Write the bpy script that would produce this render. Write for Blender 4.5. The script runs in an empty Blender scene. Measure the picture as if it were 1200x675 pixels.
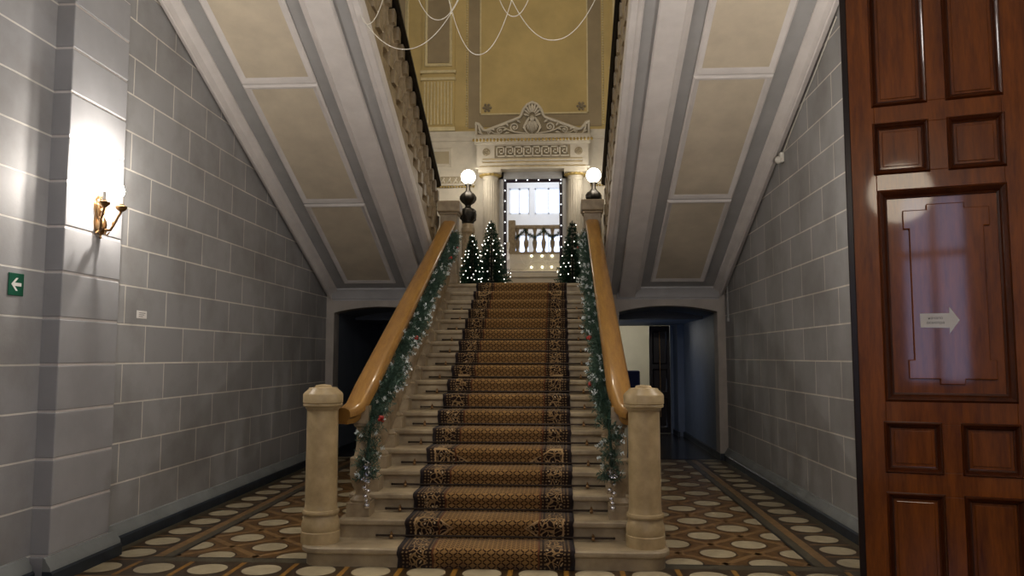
import bpy, bmesh, math, random
from mathutils import Vector, Matrix
PI = math.pi
random.seed(7)
SC = bpy.context.scene
COL = SC.collection
CX = -0.59            # axis of the hall and of the stairs
WL, WR = -3.79, 2.61  # side wall planes
LAND = 2.70           # landing level
BACK = 17.3           # rear wall of the landing

# ------------------------------------------------------------------ materials
def lin(c):
    return tuple(((v/12.92) if v <= .04045 else ((v+.055)/1.055)**2.4) for v in c)
def hexc(h):
    return lin(tuple(int(h[i:i+2], 16)/255 for i in (0, 2, 4)))

class NT:
    """small node-tree writer"""
    def __init__(s, name):
        s.m = bpy.data.materials.new(name); s.m.use_nodes = True
        s.t = s.m.node_tree; s.t.nodes.clear()
        s.out = s.n('ShaderNodeOutputMaterial')
    def n(s, kind, **kw):
        nd = s.t.nodes.new(kind)
        for k, v in kw.items(): setattr(nd, k, v)
        return nd
    def link(s, a, b): s.t.links.new(a, b)
    def setin(s, sock, v):
        if isinstance(v, bpy.types.NodeSocket): s.link(v, sock)
        else: sock.default_value = v
    def math(s, op, a, b=None, c=None, clamp=False):
        nd = s.n('ShaderNodeMath', operation=op); nd.use_clamp = clamp
        s.setin(nd.inputs[0], a)
        if b is not None: s.setin(nd.inputs[1], b)
        if c is not None: s.setin(nd.inputs[2], c)
        return nd.outputs[0]
    def mix(s, f, a, b):
        nd = s.n('ShaderNodeMix', data_type='RGBA')
        s.setin(nd.inputs[0], f)
        s.setin(nd.inputs[6], a if isinstance(a, bpy.types.NodeSocket) else (*a, 1))
        s.setin(nd.inputs[7], b if isinstance(b, bpy.types.NodeSocket) else (*b, 1))
        return nd.outputs[2]
    def coord(s, which='Object'): return s.n('ShaderNodeTexCoord').outputs[which]
    def sep(s, v):
        nd = s.n('ShaderNodeSeparateXYZ'); s.link(v, nd.inputs[0]); return nd.outputs
    def comb(s, x, y, z):
        nd = s.n('ShaderNodeCombineXYZ')
        for i, v in enumerate((x, y, z)): s.setin(nd.inputs[i], v)
        return nd.outputs[0]
    def mapping(s, v, scale=(1, 1, 1)):
        nd = s.n('ShaderNodeMapping'); s.link(v, nd.inputs[0]); nd.inputs['Scale'].default_value = scale
        return nd.outputs[0]
    def noise(s, v, scale, detail=4, rough=.55):
        nd = s.n('ShaderNodeTexNoise'); s.link(v, nd.inputs['Vector'])
        nd.inputs['Scale'].default_value = scale; nd.inputs['Detail'].default_value = detail
        nd.inputs['Roughness'].default_value = rough
        return nd.outputs[0]
    def ramp(s, f, stops):
        nd = s.n('ShaderNodeValToRGB'); s.link(f, nd.inputs[0])
        el = nd.color_ramp.elements
        while len(el) > 1: el.remove(el[-1])
        for i, (p, c) in enumerate(stops):
            e = el[0] if i == 0 else el.new(p)
            e.position = p; e.color = (*c, 1)
        return nd.outputs[0]
    def bsdf(s, col, rough=.6, metal=0, spec=.5, bump=None, bstr=.3, bdist=.01, coat=0, sheen=0):
        b = s.n('ShaderNodeBsdfPrincipled')
        s.setin(b.inputs['Base Color'], col if isinstance(col, bpy.types.NodeSocket) else (*col, 1))
        s.setin(b.inputs['Roughness'], rough); s.setin(b.inputs['Metallic'], metal)
        b.inputs['Specular IOR Level'].default_value = spec
        b.inputs['Coat Weight'].default_value = coat
        b.inputs['Coat Roughness'].default_value = .06
        b.inputs['Sheen Weight'].default_value = sheen
        if bump is not None:
            bp = s.n('ShaderNodeBump'); bp.inputs['Strength'].default_value = bstr
            bp.inputs['Distance'].default_value = bdist
            s.link(bump, bp.inputs['Height']); s.link(bp.outputs[0], b.inputs['Normal'])
        s.link(b.outputs[0], s.out.inputs[0]); return b

def simple(name, h, rough=.6, var=.12, scale=6, metal=0, spec=.5, bstr=.12, coat=0, h2=None, sheen=0):
    t = NT(name); c = hexc(h); co = t.coord()
    nz = t.noise(co, scale, 5, .6)
    c2 = hexc(h2) if h2 else tuple(v*(1-2*var) for v in c)
    c1 = c if h2 else tuple(min(1, v*(1+var)) for v in c)
    col = t.ramp(nz, [(.3, c2), (.7, c1)])
    t.bsdf(col, rough, metal, spec, bump=t.noise(co, scale*9, 3), bstr=bstr, bdist=.004, coat=coat, sheen=sheen)
    return t.m

def emit(name, rgb, strength):
    t = NT(name); e = t.n('ShaderNodeEmission'); e.inputs[0].default_value = (*rgb, 1); e.inputs[1].default_value = strength
    t.link(e.outputs[0], t.out.inputs[0]); return t.m

def block_wall(name, a, bw, course, z0, base, line):
    """painted masonry in running bond, grooves picked out in a lighter paint"""
    t = NT(name); co = t.coord(); x, y, z = t.sep(co)
    v = t.comb(t.math('ADD', y, a), t.math('ADD', z, 4*course-z0), 0.0)
    br = t.n('ShaderNodeTexBrick'); t.link(v, br.inputs['Vector'])
    br.offset = .5; br.offset_frequency = 2
    br.inputs['Scale'].default_value = 1; br.inputs['Brick Width'].default_value = bw
    br.inputs['Row Height'].default_value = course; br.inputs['Mortar Size'].default_value = .008
    br.inputs['Mortar Smooth'].default_value = .2; br.inputs['Bias'].default_value = 0
    b = hexc(base)
    br.inputs['Color1'].default_value = (*b, 1); br.inputs['Color2'].default_value = (*[q*.86 for q in b], 1)
    br.inputs['Mortar'].default_value = (*hexc(line), 1)
    dirt = t.noise(co, 1.7, 5, .6)
    col = t.mix(t.math('MULTIPLY', t.math('SUBTRACT', dirt, .42, clamp=True), 1.4), br.outputs[0], tuple(q*.6 for q in hexc('8a8378')))
    h = t.math('ADD', t.math('MULTIPLY', br.outputs[1], -1.0), t.math('MULTIPLY', t.noise(co, 45, 3), .12))
    t.bsdf(col, .62, bump=h, bstr=.6, bdist=.012)
    return t.m

def wood(name, c_dark, c_light, axis_scale, rough=.3, coat=.5, scale=2.2, spec=.3):
    t = NT(name); co = t.coord()
    v = t.mapping(co, axis_scale)
    n1 = t.noise(v, scale, 6, .65); n2 = t.noise(v, scale*6, 4, .6)
    f = t.math('ADD', t.math('MULTIPLY', n1, .7), t.math('MULTIPLY', n2, .3))
    col = t.ramp(f, [(.30, hexc(c_dark)), (.52, tuple((a+b)/2 for a, b in zip(hexc(c_dark), hexc(c_light)))), (.72, hexc(c_light))])
    t.bsdf(col, rough, spec=spec, bump=n2, bstr=.06, bdist=.004, coat=coat)
    return t.m

MT = {}
MT['block_left'] = block_wall('painted_blocks_left', -7.064-.364+.728*20, .728, .3405, .19, 'adaeaf', 'ebe7de')
MT['block_right'] = block_wall('painted_blocks_right', -7.964-.37+.745*20, .745, .3445, .19, 'adaeaf', 'ebe7de')
MT['rustic'] = block_wall('painted_rustication', 30, 90, .3405, .19, 'a9aaad', 'e6e4de')
MT['grey'] = simple('grey_paint', 'ababab', .65, .06, 3)
MT['greylight'] = simple('light_grey_paint', 'b9b9bb', .6, .06, 3)
MT['skirt'] = simple('slate_skirting_paint', '8b9090', .7, .08, 4)
MT['white'] = simple('white_plaster', 'e2ddda', .6, .05, 4)
MT['arch'] = simple('arch_plaster', 'b3aca4', .7, .08, 4)
MT['cream'] = simple('cream_soffit_paint', 'd6cab4', .75, .07, 2.5)
MT['plinth'] = simple('black_plinth_paint', '2c353f', .5, .2, 5)
MT['blue'] = simple('blue_grey_paint', '727c8a', .6, .08, 2)
MT['yellow'] = simple('ochre_wall_paint', 'c4ad73', .75, .08, 1.6)
MT['dado'] = simple('tan_dado_paint', 'a89b80', .75, .06, 4)
MT['tan'] = simple('taupe_wall_paint', '9a8a6c', .75, .08, 2)
MT['yellowtrim'] = simple('ochre_moulding_paint', 'bda873', .6, .12, 18)
MT['classic'] = simple('ivory_plaster', 'c9c0ae', .6, .06, 5)
MT['relief_ground'] = simple('umber_relief_ground', '8d8168', .8, .1, 9)
MT['palereed'] = simple('pale_ochre_reeding', 'd6c79a', .65, .08, 12)
MT['gilt'] = simple('dull_gilding', 'b39a5a', .45, .15, 12, metal=.3)
MT['stone'] = simple('beige_marble', 'bfa981', .38, .14, 7, h2='9c8862', bstr=.08)
MT['step'] = simple('grey_beige_step_stone', 'b3a283', .45, .14, 6, h2='8c7d64', bstr=.1)
MT['balstone'] = simple('greyish_baluster_stone', 'a8977a', .4, .15, 9, h2='806f56')
MT['brass'] = simple('old_brass', 'a0805a', .32, .2, 25, metal=1)
MT['bronze'] = simple('dark_bronze', '2a2620', .4, .2, 12, metal=.6)
MT['brassdark'] = simple('dark_stair_rod_metal', '3a3028', .35, .2, 20, metal=.8)
MT['rail'] = wood('varnished_oak_rail', '765024', 'a87e3c', (9, 1.1, 1.1), .32, .35, 3)
MT['door'] = wood('varnished_walnut', '552608', 'a85c16', (7, 7, .8), .35, .55, 2.2, .2)
MT['doordark'] = wood('dark_stained_door', '120a07', '2a1810', (7, 7, .8), .3, .4)
MT['black'] = simple('black_iron', '151413', .4, .1, 8)
MT['bluecloth'] = simple('navy_upholstery', '2c3358', .9, .1, 40, sheen=.3)
MT['green'] = simple('fir_needles', '1f4a33', .6, .3, 30, h2='0e2a1d')
MT['garlandgreen'] = simple('garland_needles', '56705f', .6, .25, 30, h2='2c463a')
MT['tinsel'] = simple('white_frosted_tips', 'dde6e6', .5, .05, 20)
MT['berry'] = simple('red_berries', 'a8231c', .3, .1, 20)
MT['silver'] = simple('silver_balls', 'e0e0e4', .15, .04, 10, metal=1)
MT['paper'] = simple('white_paper', 'e9e6e2', .8, .03, 4)
MT['ink'] = simple('grey_ink', '6d6a6a', .8, .05, 4)
MT['signgreen'] = simple('sign_green', '0b5a42', .4, .05, 4)
MT['plastic'] = simple('white_plastic', 'd5d2c8', .4, .04, 4)
MT['beads'] = simple('white_beads', 'e8e4da', .4, .05, 20)
MT['mirrorframe'] = simple('dark_violet_frame', '2a1c2c', .4, .1, 10)
MT['roomcream'] = simple('cream_room_paint', 'd8d3bf', .8, .04, 2)
t = NT('mirror_glass'); t.bsdf((.92, .93, .95), .015, 1.0); MT['mirror'] = t.m
# floor tiles
MT['f_base'] = simple('brown_terrazzo', '78572c', .3, .18, 10, h2='533b1e')
MT['f_dark'] = simple('dark_brown_terrazzo', '4c3a24', .3, .18, 12, h2='33271a')
MT['f_line'] = simple('tan_terrazzo', '98764a', .3, .15, 14, h2='765a36')
MT['f_ochre'] = simple('yellow_terrazzo', 'a97a2e', .3, .15, 14, h2='85602a')
MT['f_cream'] = simple('cream_marble_disc', 'c3b797', .28, .08, 9, h2='ad9f80')
MT['f_band'] = simple('olive_grey_terrazzo', '5f5844', .3, .15, 14, h2='464134')
MT['f_black'] = simple('black_terrazzo', '1d1b19', .3, .1, 14)
# lights
MT['bulb_warm'] = emit('candle_bulb_glow', (1, .86, .66), 60)
MT['globe'] = emit('globe_glow', (1, .93, .82), 14)
MT['led'] = emit('fairy_light_glow', (.95, .97, 1), 3)
MT['ledwarm'] = emit('warm_fairy_light_glow', (1, .9, .6), 9)
MT['gallerywhite'] = simple('gallery_white_paint', 'eceef2', .7, .02, 2)
MT['daylight'] = emit('daylit_sheer_curtain', (.66, .77, 1), 2.6)
MT['daylow'] = emit('daylit_entrance_glass', (.55, .62, 1), 4.2)

def carpet_material():
    t = NT('patterned_stair_carpet')
    u, v, _ = t.sep(t.coord('UV'))
    hw = .675
    a = t.math('ABSOLUTE', t.math('SUBTRACT', u, hw))           # distance from the carpet's middle
    # field: diamond lattice
    PU, PV = .072, .056
    def diag(sgn):
        q = t.math('ADD' if sgn > 0 else 'SUBTRACT', t.math('DIVIDE', u, PU), t.math('DIVIDE', v, PV))
        fr = t.math('FRACT', t.math('ADD', q, 200.0))
        return t.math('ABSOLUTE', t.math('SUBTRACT', fr, .5))
    d1, d2 = diag(1), diag(-1)
    ln = t.math('MAXIMUM', d1, d2)
    lattice = t.math('GREATER_THAN', ln, .385)
    node = t.math('LESS_THAN', t.math('ADD', t.math('SUBTRACT', .5, d1), t.math('SUBTRACT', .5, d2)), .17)
    lattice = t.math('SUBTRACT', lattice, node, clamp=True)
    eye = t.math('LESS_THAN', t.math('MAXIMUM', d1, d2), .1)
    nz = t.noise(t.comb(u, v, 0.0), 300, 2)
    field = t.mix(lattice, hexc('a07d4a'), hexc('30150a'))
    field = t.mix(eye, field, hexc('a37c4c'))
    # ornament for borders and medallions
    uv = t.comb(u, v, 0.0)
    warp = t.n('ShaderNodeTexNoise'); t.link(uv, warp.inputs['Vector']); warp.inputs['Scale'].default_value = 9
    add = t.n('ShaderNodeVectorMath', operation='MULTIPLY_ADD')
    t.link(warp.outputs[1], add.inputs[0]); add.inputs[1].default_value = (.09, .09, 0); t.link(uv, add.inputs[2])
    vo = t.n('ShaderNodeTexVoronoi', feature='DISTANCE_TO_EDGE'); t.link(add.outputs[0], vo.inputs['Vector']); vo.inputs['Scale'].default_value = 21
    vo2 = t.n('ShaderNodeTexVoronoi'); t.link(add.outputs[0], vo2.inputs['Vector']); vo2.inputs['Scale'].default_value = 21
    ed = t.math('LESS_THAN', vo.outputs[0], .075)
    heart = t.math('LESS_THAN', vo2.outputs[0], .2)
    orn = t.mix(ed, hexc('1b100e'), hexc('a98a5e'))
    orn = t.mix(heart, orn, hexc('cdb58c'))
    # border band of small rings at its two sides
    b1 = t.math('GREATER_THAN', a, .40); 
    ring_u = t.math('ABSOLUTE', t.math('SUBTRACT', t.math('FRACT', t.math('DIVIDE', u, .03)), .5))
    ring_v = t.math('ABSOLUTE', t.math('SUBTRACT', t.math('FRACT', t.math('DIVIDE', v, .03)), .5))
    dots = t.math('LESS_THAN', t.math('ADD', t.math('MULTIPLY', ring_u, ring_u), t.math('MULTIPLY', ring_v, ring_v)), .07)
    dotc = t.mix(dots, hexc('1d120f'), hexc('8d7450'))
    band_in = t.math('COMPARE', a, .432, .024)
    band_out = t.math('COMPARE', a, .615, .03)
    border = t.mix(t.math('MAXIMUM', band_in, band_out), orn, dotc)
    col = t.mix(b1, field, border)
    # medallions that reach from the border into the field
    def near(c):
        m = t.math('ABSOLUTE', t.math('SUBTRACT', t.math('FLOORED_MODULO', t.math('SUBTRACT', v, c), 3.86), 1.93))
        return t.math('SUBTRACT', 1.93, m)         # distance from c, periodic
    dm = t.math('MINIMUM', near(.60), near(2.05))
    reach = t.math('ADD', t.math('MULTIPLY', dm, 1.5), .30)
    inm = t.math('MULTIPLY', t.math('LESS_THAN', dm, .12), t.math('GREATER_THAN', a, t.math('ADD', reach, 0.0)))
    rim = t.math('MULTIPLY', t.math('LESS_THAN', dm, .145), t.math('GREATER_THAN', a, t.math('SUBTRACT', reach, .022)))
    inm = t.math('MULTIPLY', inm, t.math('LESS_THAN', a, .585)); rim = t.math('MULTIPLY', rim, t.math('LESS_THAN', a, .60))
    col = t.mix(rim, col, hexc('c2a273')); col = t.mix(inm, col, orn)
    stripe = t.math('COMPARE', a, .402, .007)
    col = t.mix(stripe, col, hexc('6b3f24'))
    edge = t.math('GREATER_THAN', a, .642)
    col = t.mix(edge, col, hexc('16131a'))
    col = t.mix(t.math('MULTIPLY', nz, .35), col, hexc('4a3420'))
    t.bsdf(col, .95, spec=.2, bump=nz, bstr=.4, bdist=.004, sheen=.15)
    return t.m
MT['carpet'] = carpet_material()

# ------------------------------------------------------------------ mesh builder
class MB:
    def __init__(s): s.v = []; s.f = []; s.mi = []; s.cur = 0
    def add(s, vs, fs):
        o = len(s.v); s.v += [tuple(p) for p in vs]
        for f in fs: s.f.append(tuple(i+o for i in f)); s.mi.append(s.cur)
        return s
    def box(s, x0, x1, y0, y1, z0, z1):
        x0, x1 = min(x0, x1), max(x0, x1); y0, y1 = min(y0, y1), max(y0, y1); z0, z1 = min(z0, z1), max(z0, z1)
        vs = [(x0,y0,z0),(x1,y0,z0),(x1,y1,z0),(x0,y1,z0),(x0,y0,z1),(x1,y0,z1),(x1,y1,z1),(x0,y1,z1)]
        return s.add(vs, [(0,3,2,1),(4,5,6,7),(0,1,5,4),(1,2,6,5),(2,3,7,6),(3,0,4,7)])
    def prism(s, poly, fa, fb):
        """poly: list of 2-tuples; fa, fb map them to the two end faces"""
        n = len(poly); vs = [fa(*p) for p in poly]+[fb(*p) for p in poly]
        fs = [tuple(range(n-1, -1, -1)), tuple(range(n, 2*n))]+[(i, (i+1) % n, n+(i+1) % n, n+i) for i in range(n)]
        return s.add(vs, fs)
    def lathe(s, prof, cx=0, cy=0, z=0, n=24, mod=None):
        """prof: (r, z) from bottom to top"""
        vs = []; fs = []
        for r, h in prof:
            for k in range(n):
                a = 2*PI*k/n; rr = r*(mod(a, h) if mod else 1)
                vs.append((cx+rr*math.cos(a), cy+rr*math.sin(a), z+h))
        m = len(prof)
        for i in range(m-1):
            for k in range(n):
                fs.append((i*n+k, i*n+(k+1) % n, (i+1)*n+(k+1) % n, (i+1)*n+k))
        fs.append(tuple(range(n-1, -1, -1))); fs.append(tuple((m-1)*n+k for k in range(n)))
        return s.add(vs, fs)
    def tube(s, pts, r, n=8):
        pts = [Vector(p) for p in pts]; vs = []; fs = []
        up = Vector((0, 0, 1)); prev = None
        for i, p in enumerate(pts):
            d = (pts[min(i+1, len(pts)-1)]-pts[max(i-1, 0)])
            if d.length < 1e-9: d = Vector((0, 0, 1))
            d.normalize()
            if prev is None:
                a = d.cross(up)
                if a.length < .05: a = d.cross(Vector((1, 0, 0)))
                a.normalize()
            else:
                a = prev-d*prev.dot(d); a.normalize()
            prev = a; b = d.cross(a)
            rr = r[i] if isinstance(r, (list, tuple)) else r
            for k in range(n):
                t_ = 2*PI*k/n; vs.append(p+a*rr*math.cos(t_)+b*rr*math.sin(t_))
        for i in range(len(pts)-1):
            for k in range(n):
                fs.append((i*n+k, i*n+(k+1) % n, (i+1)*n+(k+1) % n, (i+1)*n+k))
        fs.append(tuple(range(n-1, -1, -1))); fs.append(tuple((len(pts)-1)*n+k for k in range(n)))
        return s.add(vs, fs)
    def ball(s, c, r, n=10, m=6, sc=(1, 1, 1)):
        prof = [(max(1e-4, math.sin(PI*i/m)), -math.cos(PI*i/m)) for i in range(m+1)]
        o = len(s.v); s.lathe(prof, 0, 0, 0, n)
        for i in range(o, len(s.v)):
            x, y, z = s.v[i]; s.v[i] = (c[0]+x*r*sc[0], c[1]+y*r*sc[1], c[2]+z*r*sc[2])
        return s
    def sweep(s, sec, pts, closed_sec=True):
        """sec: (side, up) profile carried along pts; side stays horizontal"""
        pts = [Vector(p) for p in pts]; n = len(sec); vs = []; fs = []
        for i, p in enumerate(pts):
            d = (pts[min(i+1, len(pts)-1)]-pts[max(i-1, 0)]).normalized()
            a = d.cross(Vector((0, 0, 1))); a.normalize(); b = a.cross(d)
            for q in sec: vs.append(p+a*q[0]+b*q[1])
        for i in range(len(pts)-1):
            for k in range(n): fs.append((i*n+k, i*n+(k+1) % n, (i+1)*n+(k+1) % n, (i+1)*n+k))
        fs.append(tuple(range(n-1, -1, -1))); fs.append(tuple((len(pts)-1)*n+k for k in range(n)))
        return s.add(vs, fs)
    def frame(s, x0, x1, z0, z1, w, fn):
        """mitred picture-frame moulding; fn maps (u, v, height) to space"""
        prof = [(0, 0), (0, .6), (.25, 1), (.6, .75), (.8, .35), (1, .25), (1, 0)]
        n = len(prof); vs = []; fs = []
        cs = [(x0, z0, 1, 1), (x1, z0, -1, 1), (x1, z1, -1, -1), (x0, z1, 1, -1)]
        for (x, z, sx, sz) in cs:
            for q, h in prof: vs.append(fn(x+sx*q*w, z+sz*q*w, h))
        for c in range(4):
            for k in range(n-1):
                fs.append((c*n+k, ((c+1) % 4)*n+k, ((c+1) % 4)*n+k+1, c*n+k+1))
        return s.add(vs, fs)
    def build(s, name, mat, parent=None, loc=None, smooth=None, bevel=0, fix=True):
        me = bpy.data.meshes.new(name); me.from_pydata(s.v, [], s.f)
        for m in (mat if isinstance(mat, (list, tuple)) else [mat]): me.materials.append(m)
        for p, i in zip(me.polygons, s.mi): p.material_index = i
        if fix:
            bm = bmesh.new(); bm.from_mesh(me); bmesh.ops.recalc_face_normals(bm, faces=bm.faces); bm.to_mesh(me); bm.free()
        me.update()
        if smooth is not None:
            for p in me.polygons: p.use_smooth = True
            me.set_sharp_from_angle(angle=math.radians(smooth))
        o = bpy.data.objects.new(name, me); COL.objects.link(o)
        if parent is not None:
            o.parent = parent
            if loc is None: o.location = -parent.location
            else: o.location = loc
        elif loc is not None: o.location = loc
        if bevel:
            b = o.modifiers.new('bevel', 'BEVEL'); b.width = bevel; b.segments = 2; b.limit_method = 'ANGLE'; b.angle_limit = .6
        return o

def tag(o, label=None, cat=None, group=None, kind=None):
    if label: o['label'] = label
    if cat: o['category'] = cat
    if group: o['group'] = group
    if kind: o['kind'] = kind
    return o
def thing(name, label, cat, loc=(0, 0, 0), group=None, rz=0):
    o = bpy.data.objects.new(name, None); COL.objects.link(o); o.empty_display_size = .1
    o.location = loc; o.rotation_euler = (0, 0, rz)
    return tag(o, label, cat, group)
def struct(mb, name, mat, **kw):
    return tag(mb.build(name, mat, **kw), kind='structure')
def copy_tree(o, parent=None):
    c = o.copy(); COL.objects.link(c)
    if parent is not None: c.parent = parent
    for ch in [k for k in o.children]: copy_tree(ch, c)
    return c
def X(s, d): return CX+s*d

# ------------------------------------------------------------------ camera
F = 930.0
yaw = math.atan(56/F); pitch = math.atan(80.5/(F/math.cos(yaw)))
cam = bpy.data.cameras.new('camera'); co = bpy.data.objects.new('camera', cam); COL.objects.link(co)
cam.sensor_width = 36; cam.lens = F*36/1200; cam.clip_start = .05; cam.clip_end = 200
co.location = (0, 0, 1.611); co.rotation_euler = (PI/2+pitch, 0, yaw)
SC.camera = co

# ------------------------------------------------------------------ floor
def build_floor():
    m = MB(); FY0, FY1 = -2.5, 20.6
    m.cur = 0; m.box(WL-.3, WR+.3, FY0, FY1, -.1, 0)
    def flat(poly, z, ci):
        m.cur = ci; m.add([(x, y, z) for x, y in poly], [tuple(range(len(poly)))])
    def rect(x0, x1, y0, y1, z, ci): flat([(x0, y0), (x1, y0), (x1, y1), (x0, y1)], z, ci)
    def disc(x, y, r, z, ci, n=36): flat([(x+r*math.cos(2*PI*k/n), y+r*math.sin(2*PI*k/n)) for k in range(n)], z, ci)
    # field of discs in a diagonal lattice, either side of the stairs
    P = .323
    for s in (1, -1):
        xs = [X(s, 1.88+(j)*P) for j in range(-3, 3)]
        for j in range(-3, 3):
            for i in range(-2, 22):
                if (i+j) % 2: continue
                x = X(s, 1.875+j*P); y = 6.765+i*P*1.0
                if i >= 0 or True:
                    if y < 6.3 or y > 12.6: continue
                    disc(x, y, .158, .0010, 2); disc(x, y, .143, .0016, 3)
        w = .028
        for i in range(-10, 26):
            if i % 2: continue
            for sg in (1, -1):
                # lattice lines at 45 degrees between the discs
                xa, xb = X(s, 1.0), X(s, 2.62)
                c = 6.765+P*i+P
                ya = c+sg*(xa-X(s, 1.875)); yb = c+sg*(xb-X(s, 1.875))
                n = Vector((-sg, 1)).normalized()*w
                flat([(xa-n.x, ya-n.y), (xb-n.x, yb-n.y), (xb+n.x, yb+n.y), (xa+n.x, ya+n.y)], .0006, 1)
        # long border band and the strip of discs along the wall
        rect(X(s, 2.70), X(s, 3.3), 3.0, 12.7, .0021, 2)
        rect(X(s, 2.52), X(s, 2.545), 6.40, 12.7, .0030, 6)
        rect(X(s, 2.545), X(s, 2.62), 6.40, 12.7, .0030, 5)
        rect(X(s, 2.62), X(s, 2.70), 6.25, 12.7, .0030, 1)
        rect(X(s, 3.06), X(s, 3.25), 3.0, 12.7, .0030, 5)
        for k in range(-4, 16):
            y = 6.49+.42*k-.002*k
            disc(X(s, 2.885), y, .163, .0034, 2); disc(X(s, 2.885), y, .142, .0040, 3)
            rect(X(s, 2.72), X(s, 3.06), y+.195, y+.222, .0032, 1)
    # strip across the hall in front of the stairs
    rect(WL, WR, 3.0, 6.27, .0044, 2)
    rect(X(-1, 2.7), X(1, 2.7), 6.36, 6.385, .0046, 6)
    rect(X(-1, 2.7), X(1, 2.7), 6.25, 6.365, .0047, 5)
    for r in range(4):
        yc = 6.035-.46*r
        for k in range(-8, 9):
            x = -1.026+.418*k+.02
            disc(x, yc, .145, .0052, 3)
            rect(x+.19, x+.228, yc-.2, yc+.2, .0050, 4)
        rect(WL, WR, yc-.255, yc-.215, .0050, 1)
    # dark stone floor inside the passages
    rect(WL, WR, 12.75, 20.6, .0050, 7)
    return struct(m, 'floor', [MT['f_base'], MT['f_line'], MT['f_dark'], MT['f_cream'], MT['f_ochre'], MT['f_band'], MT['f_black'], MT['darkfloor']], fix=False)
MT['darkfloor'] = simple('dark_passage_stone', '3d3a38', .18, .15, 8)
build_floor()

# ------------------------------------------------------------------ side walls
Y0 = -2.5
m = MB(); m.box(WL-.25, WL, 6.0, 17.6, 0, 10.7); struct(m, 'wall_left', MT['block_left'])
m = MB(); m.box(WL-.25, WL, Y0, 6.0, 0, 4.7); struct(m, 'wall_left_front', MT['rustic'])
m = MB(); m.box(WR, WR+.25, 6.0, 17.6, 0, 10.7); struct(m, 'wall_right', MT['block_right'])
m = MB(); m.box(WR, WR+.25, Y0, 6.0, 0, 4.7); struct(m, 'wall_right_front', MT['rustic'])
m = MB(); m.box(WL-.25, WL, Y0, 6.0, 4.7, 10.7); struct(m, 'wall_left_upper', MT['yellow'])
m = MB(); m.box(WR, WR+.25, Y0, 6.0, 4.7, 10.7); struct(m, 'wall_right_upper', MT['yellow'])
# flat pilasters that carry the sconces, each with its coursing cut as real grooves
def pilaster(s, name):
    x0 = WL if s < 0 else WR; x1 = x0-s*.14; m = MB()
    zs = [0]+[.19+.3405*k for k in range(0, 14)]
    for a, b in zip(zs, zs[1:]):
        g = .008
        m.box(x0+s*.05, x1, 5.60, 6.36, a+g, b-g)
    mm = MB(); mm.box(x0+s*.05, x1+s*.006, 5.606, 6.354, 0, zs[-1])
    p = struct(m, name, MT['grey_pil'], bevel=.008)
    q = mm.build('joint', MT['white'], p, loc=(0, 0, 0))
    return p
MT['grey_pil'] = simple('pilaster_paint', 'a9aaad', .62, .05, 3)
pilaster(-1, 'wall_left_pilaster'); pilaster(1, 'wall_right_pilaster')
# skirting: black plinth with a sloped grey moulding above
def skirting(s, name):
    x = WL if s < 0 else WR
    def seg(xw, ya, yb, base, mould):
        i = -s
        base.prism([(0, 0), (.075, 0), (.075, .085), (.06, .10), (0, .10)], lambda u, z: (xw+i*u, ya, z), lambda u, z: (xw+i*u, yb, z))
        mould.prism([(0, .10), (.062, .10), (.058, .125), (.028, .165), (.018, .19), (0, .195)], lambda u, z: (xw+i*u, ya, z), lambda u, z: (xw+i*u, yb, z))
    b, g = MB(), MB()
    for xw, ya, yb in ((x, Y0, 5.55), (x-s*.14, 5.53, 6.43), (x, 6.40, 12.7)):
        seg(xw, ya, yb, b, g)
    o = struct(b, name, MT['plinth']); g.build('skirting_moulding', MT['skirt'], o, loc=(0, 0, 0), smooth=30)
skirting(-1, 'baseboard_left'); skirting(1, 'baseboard_right')

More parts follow.
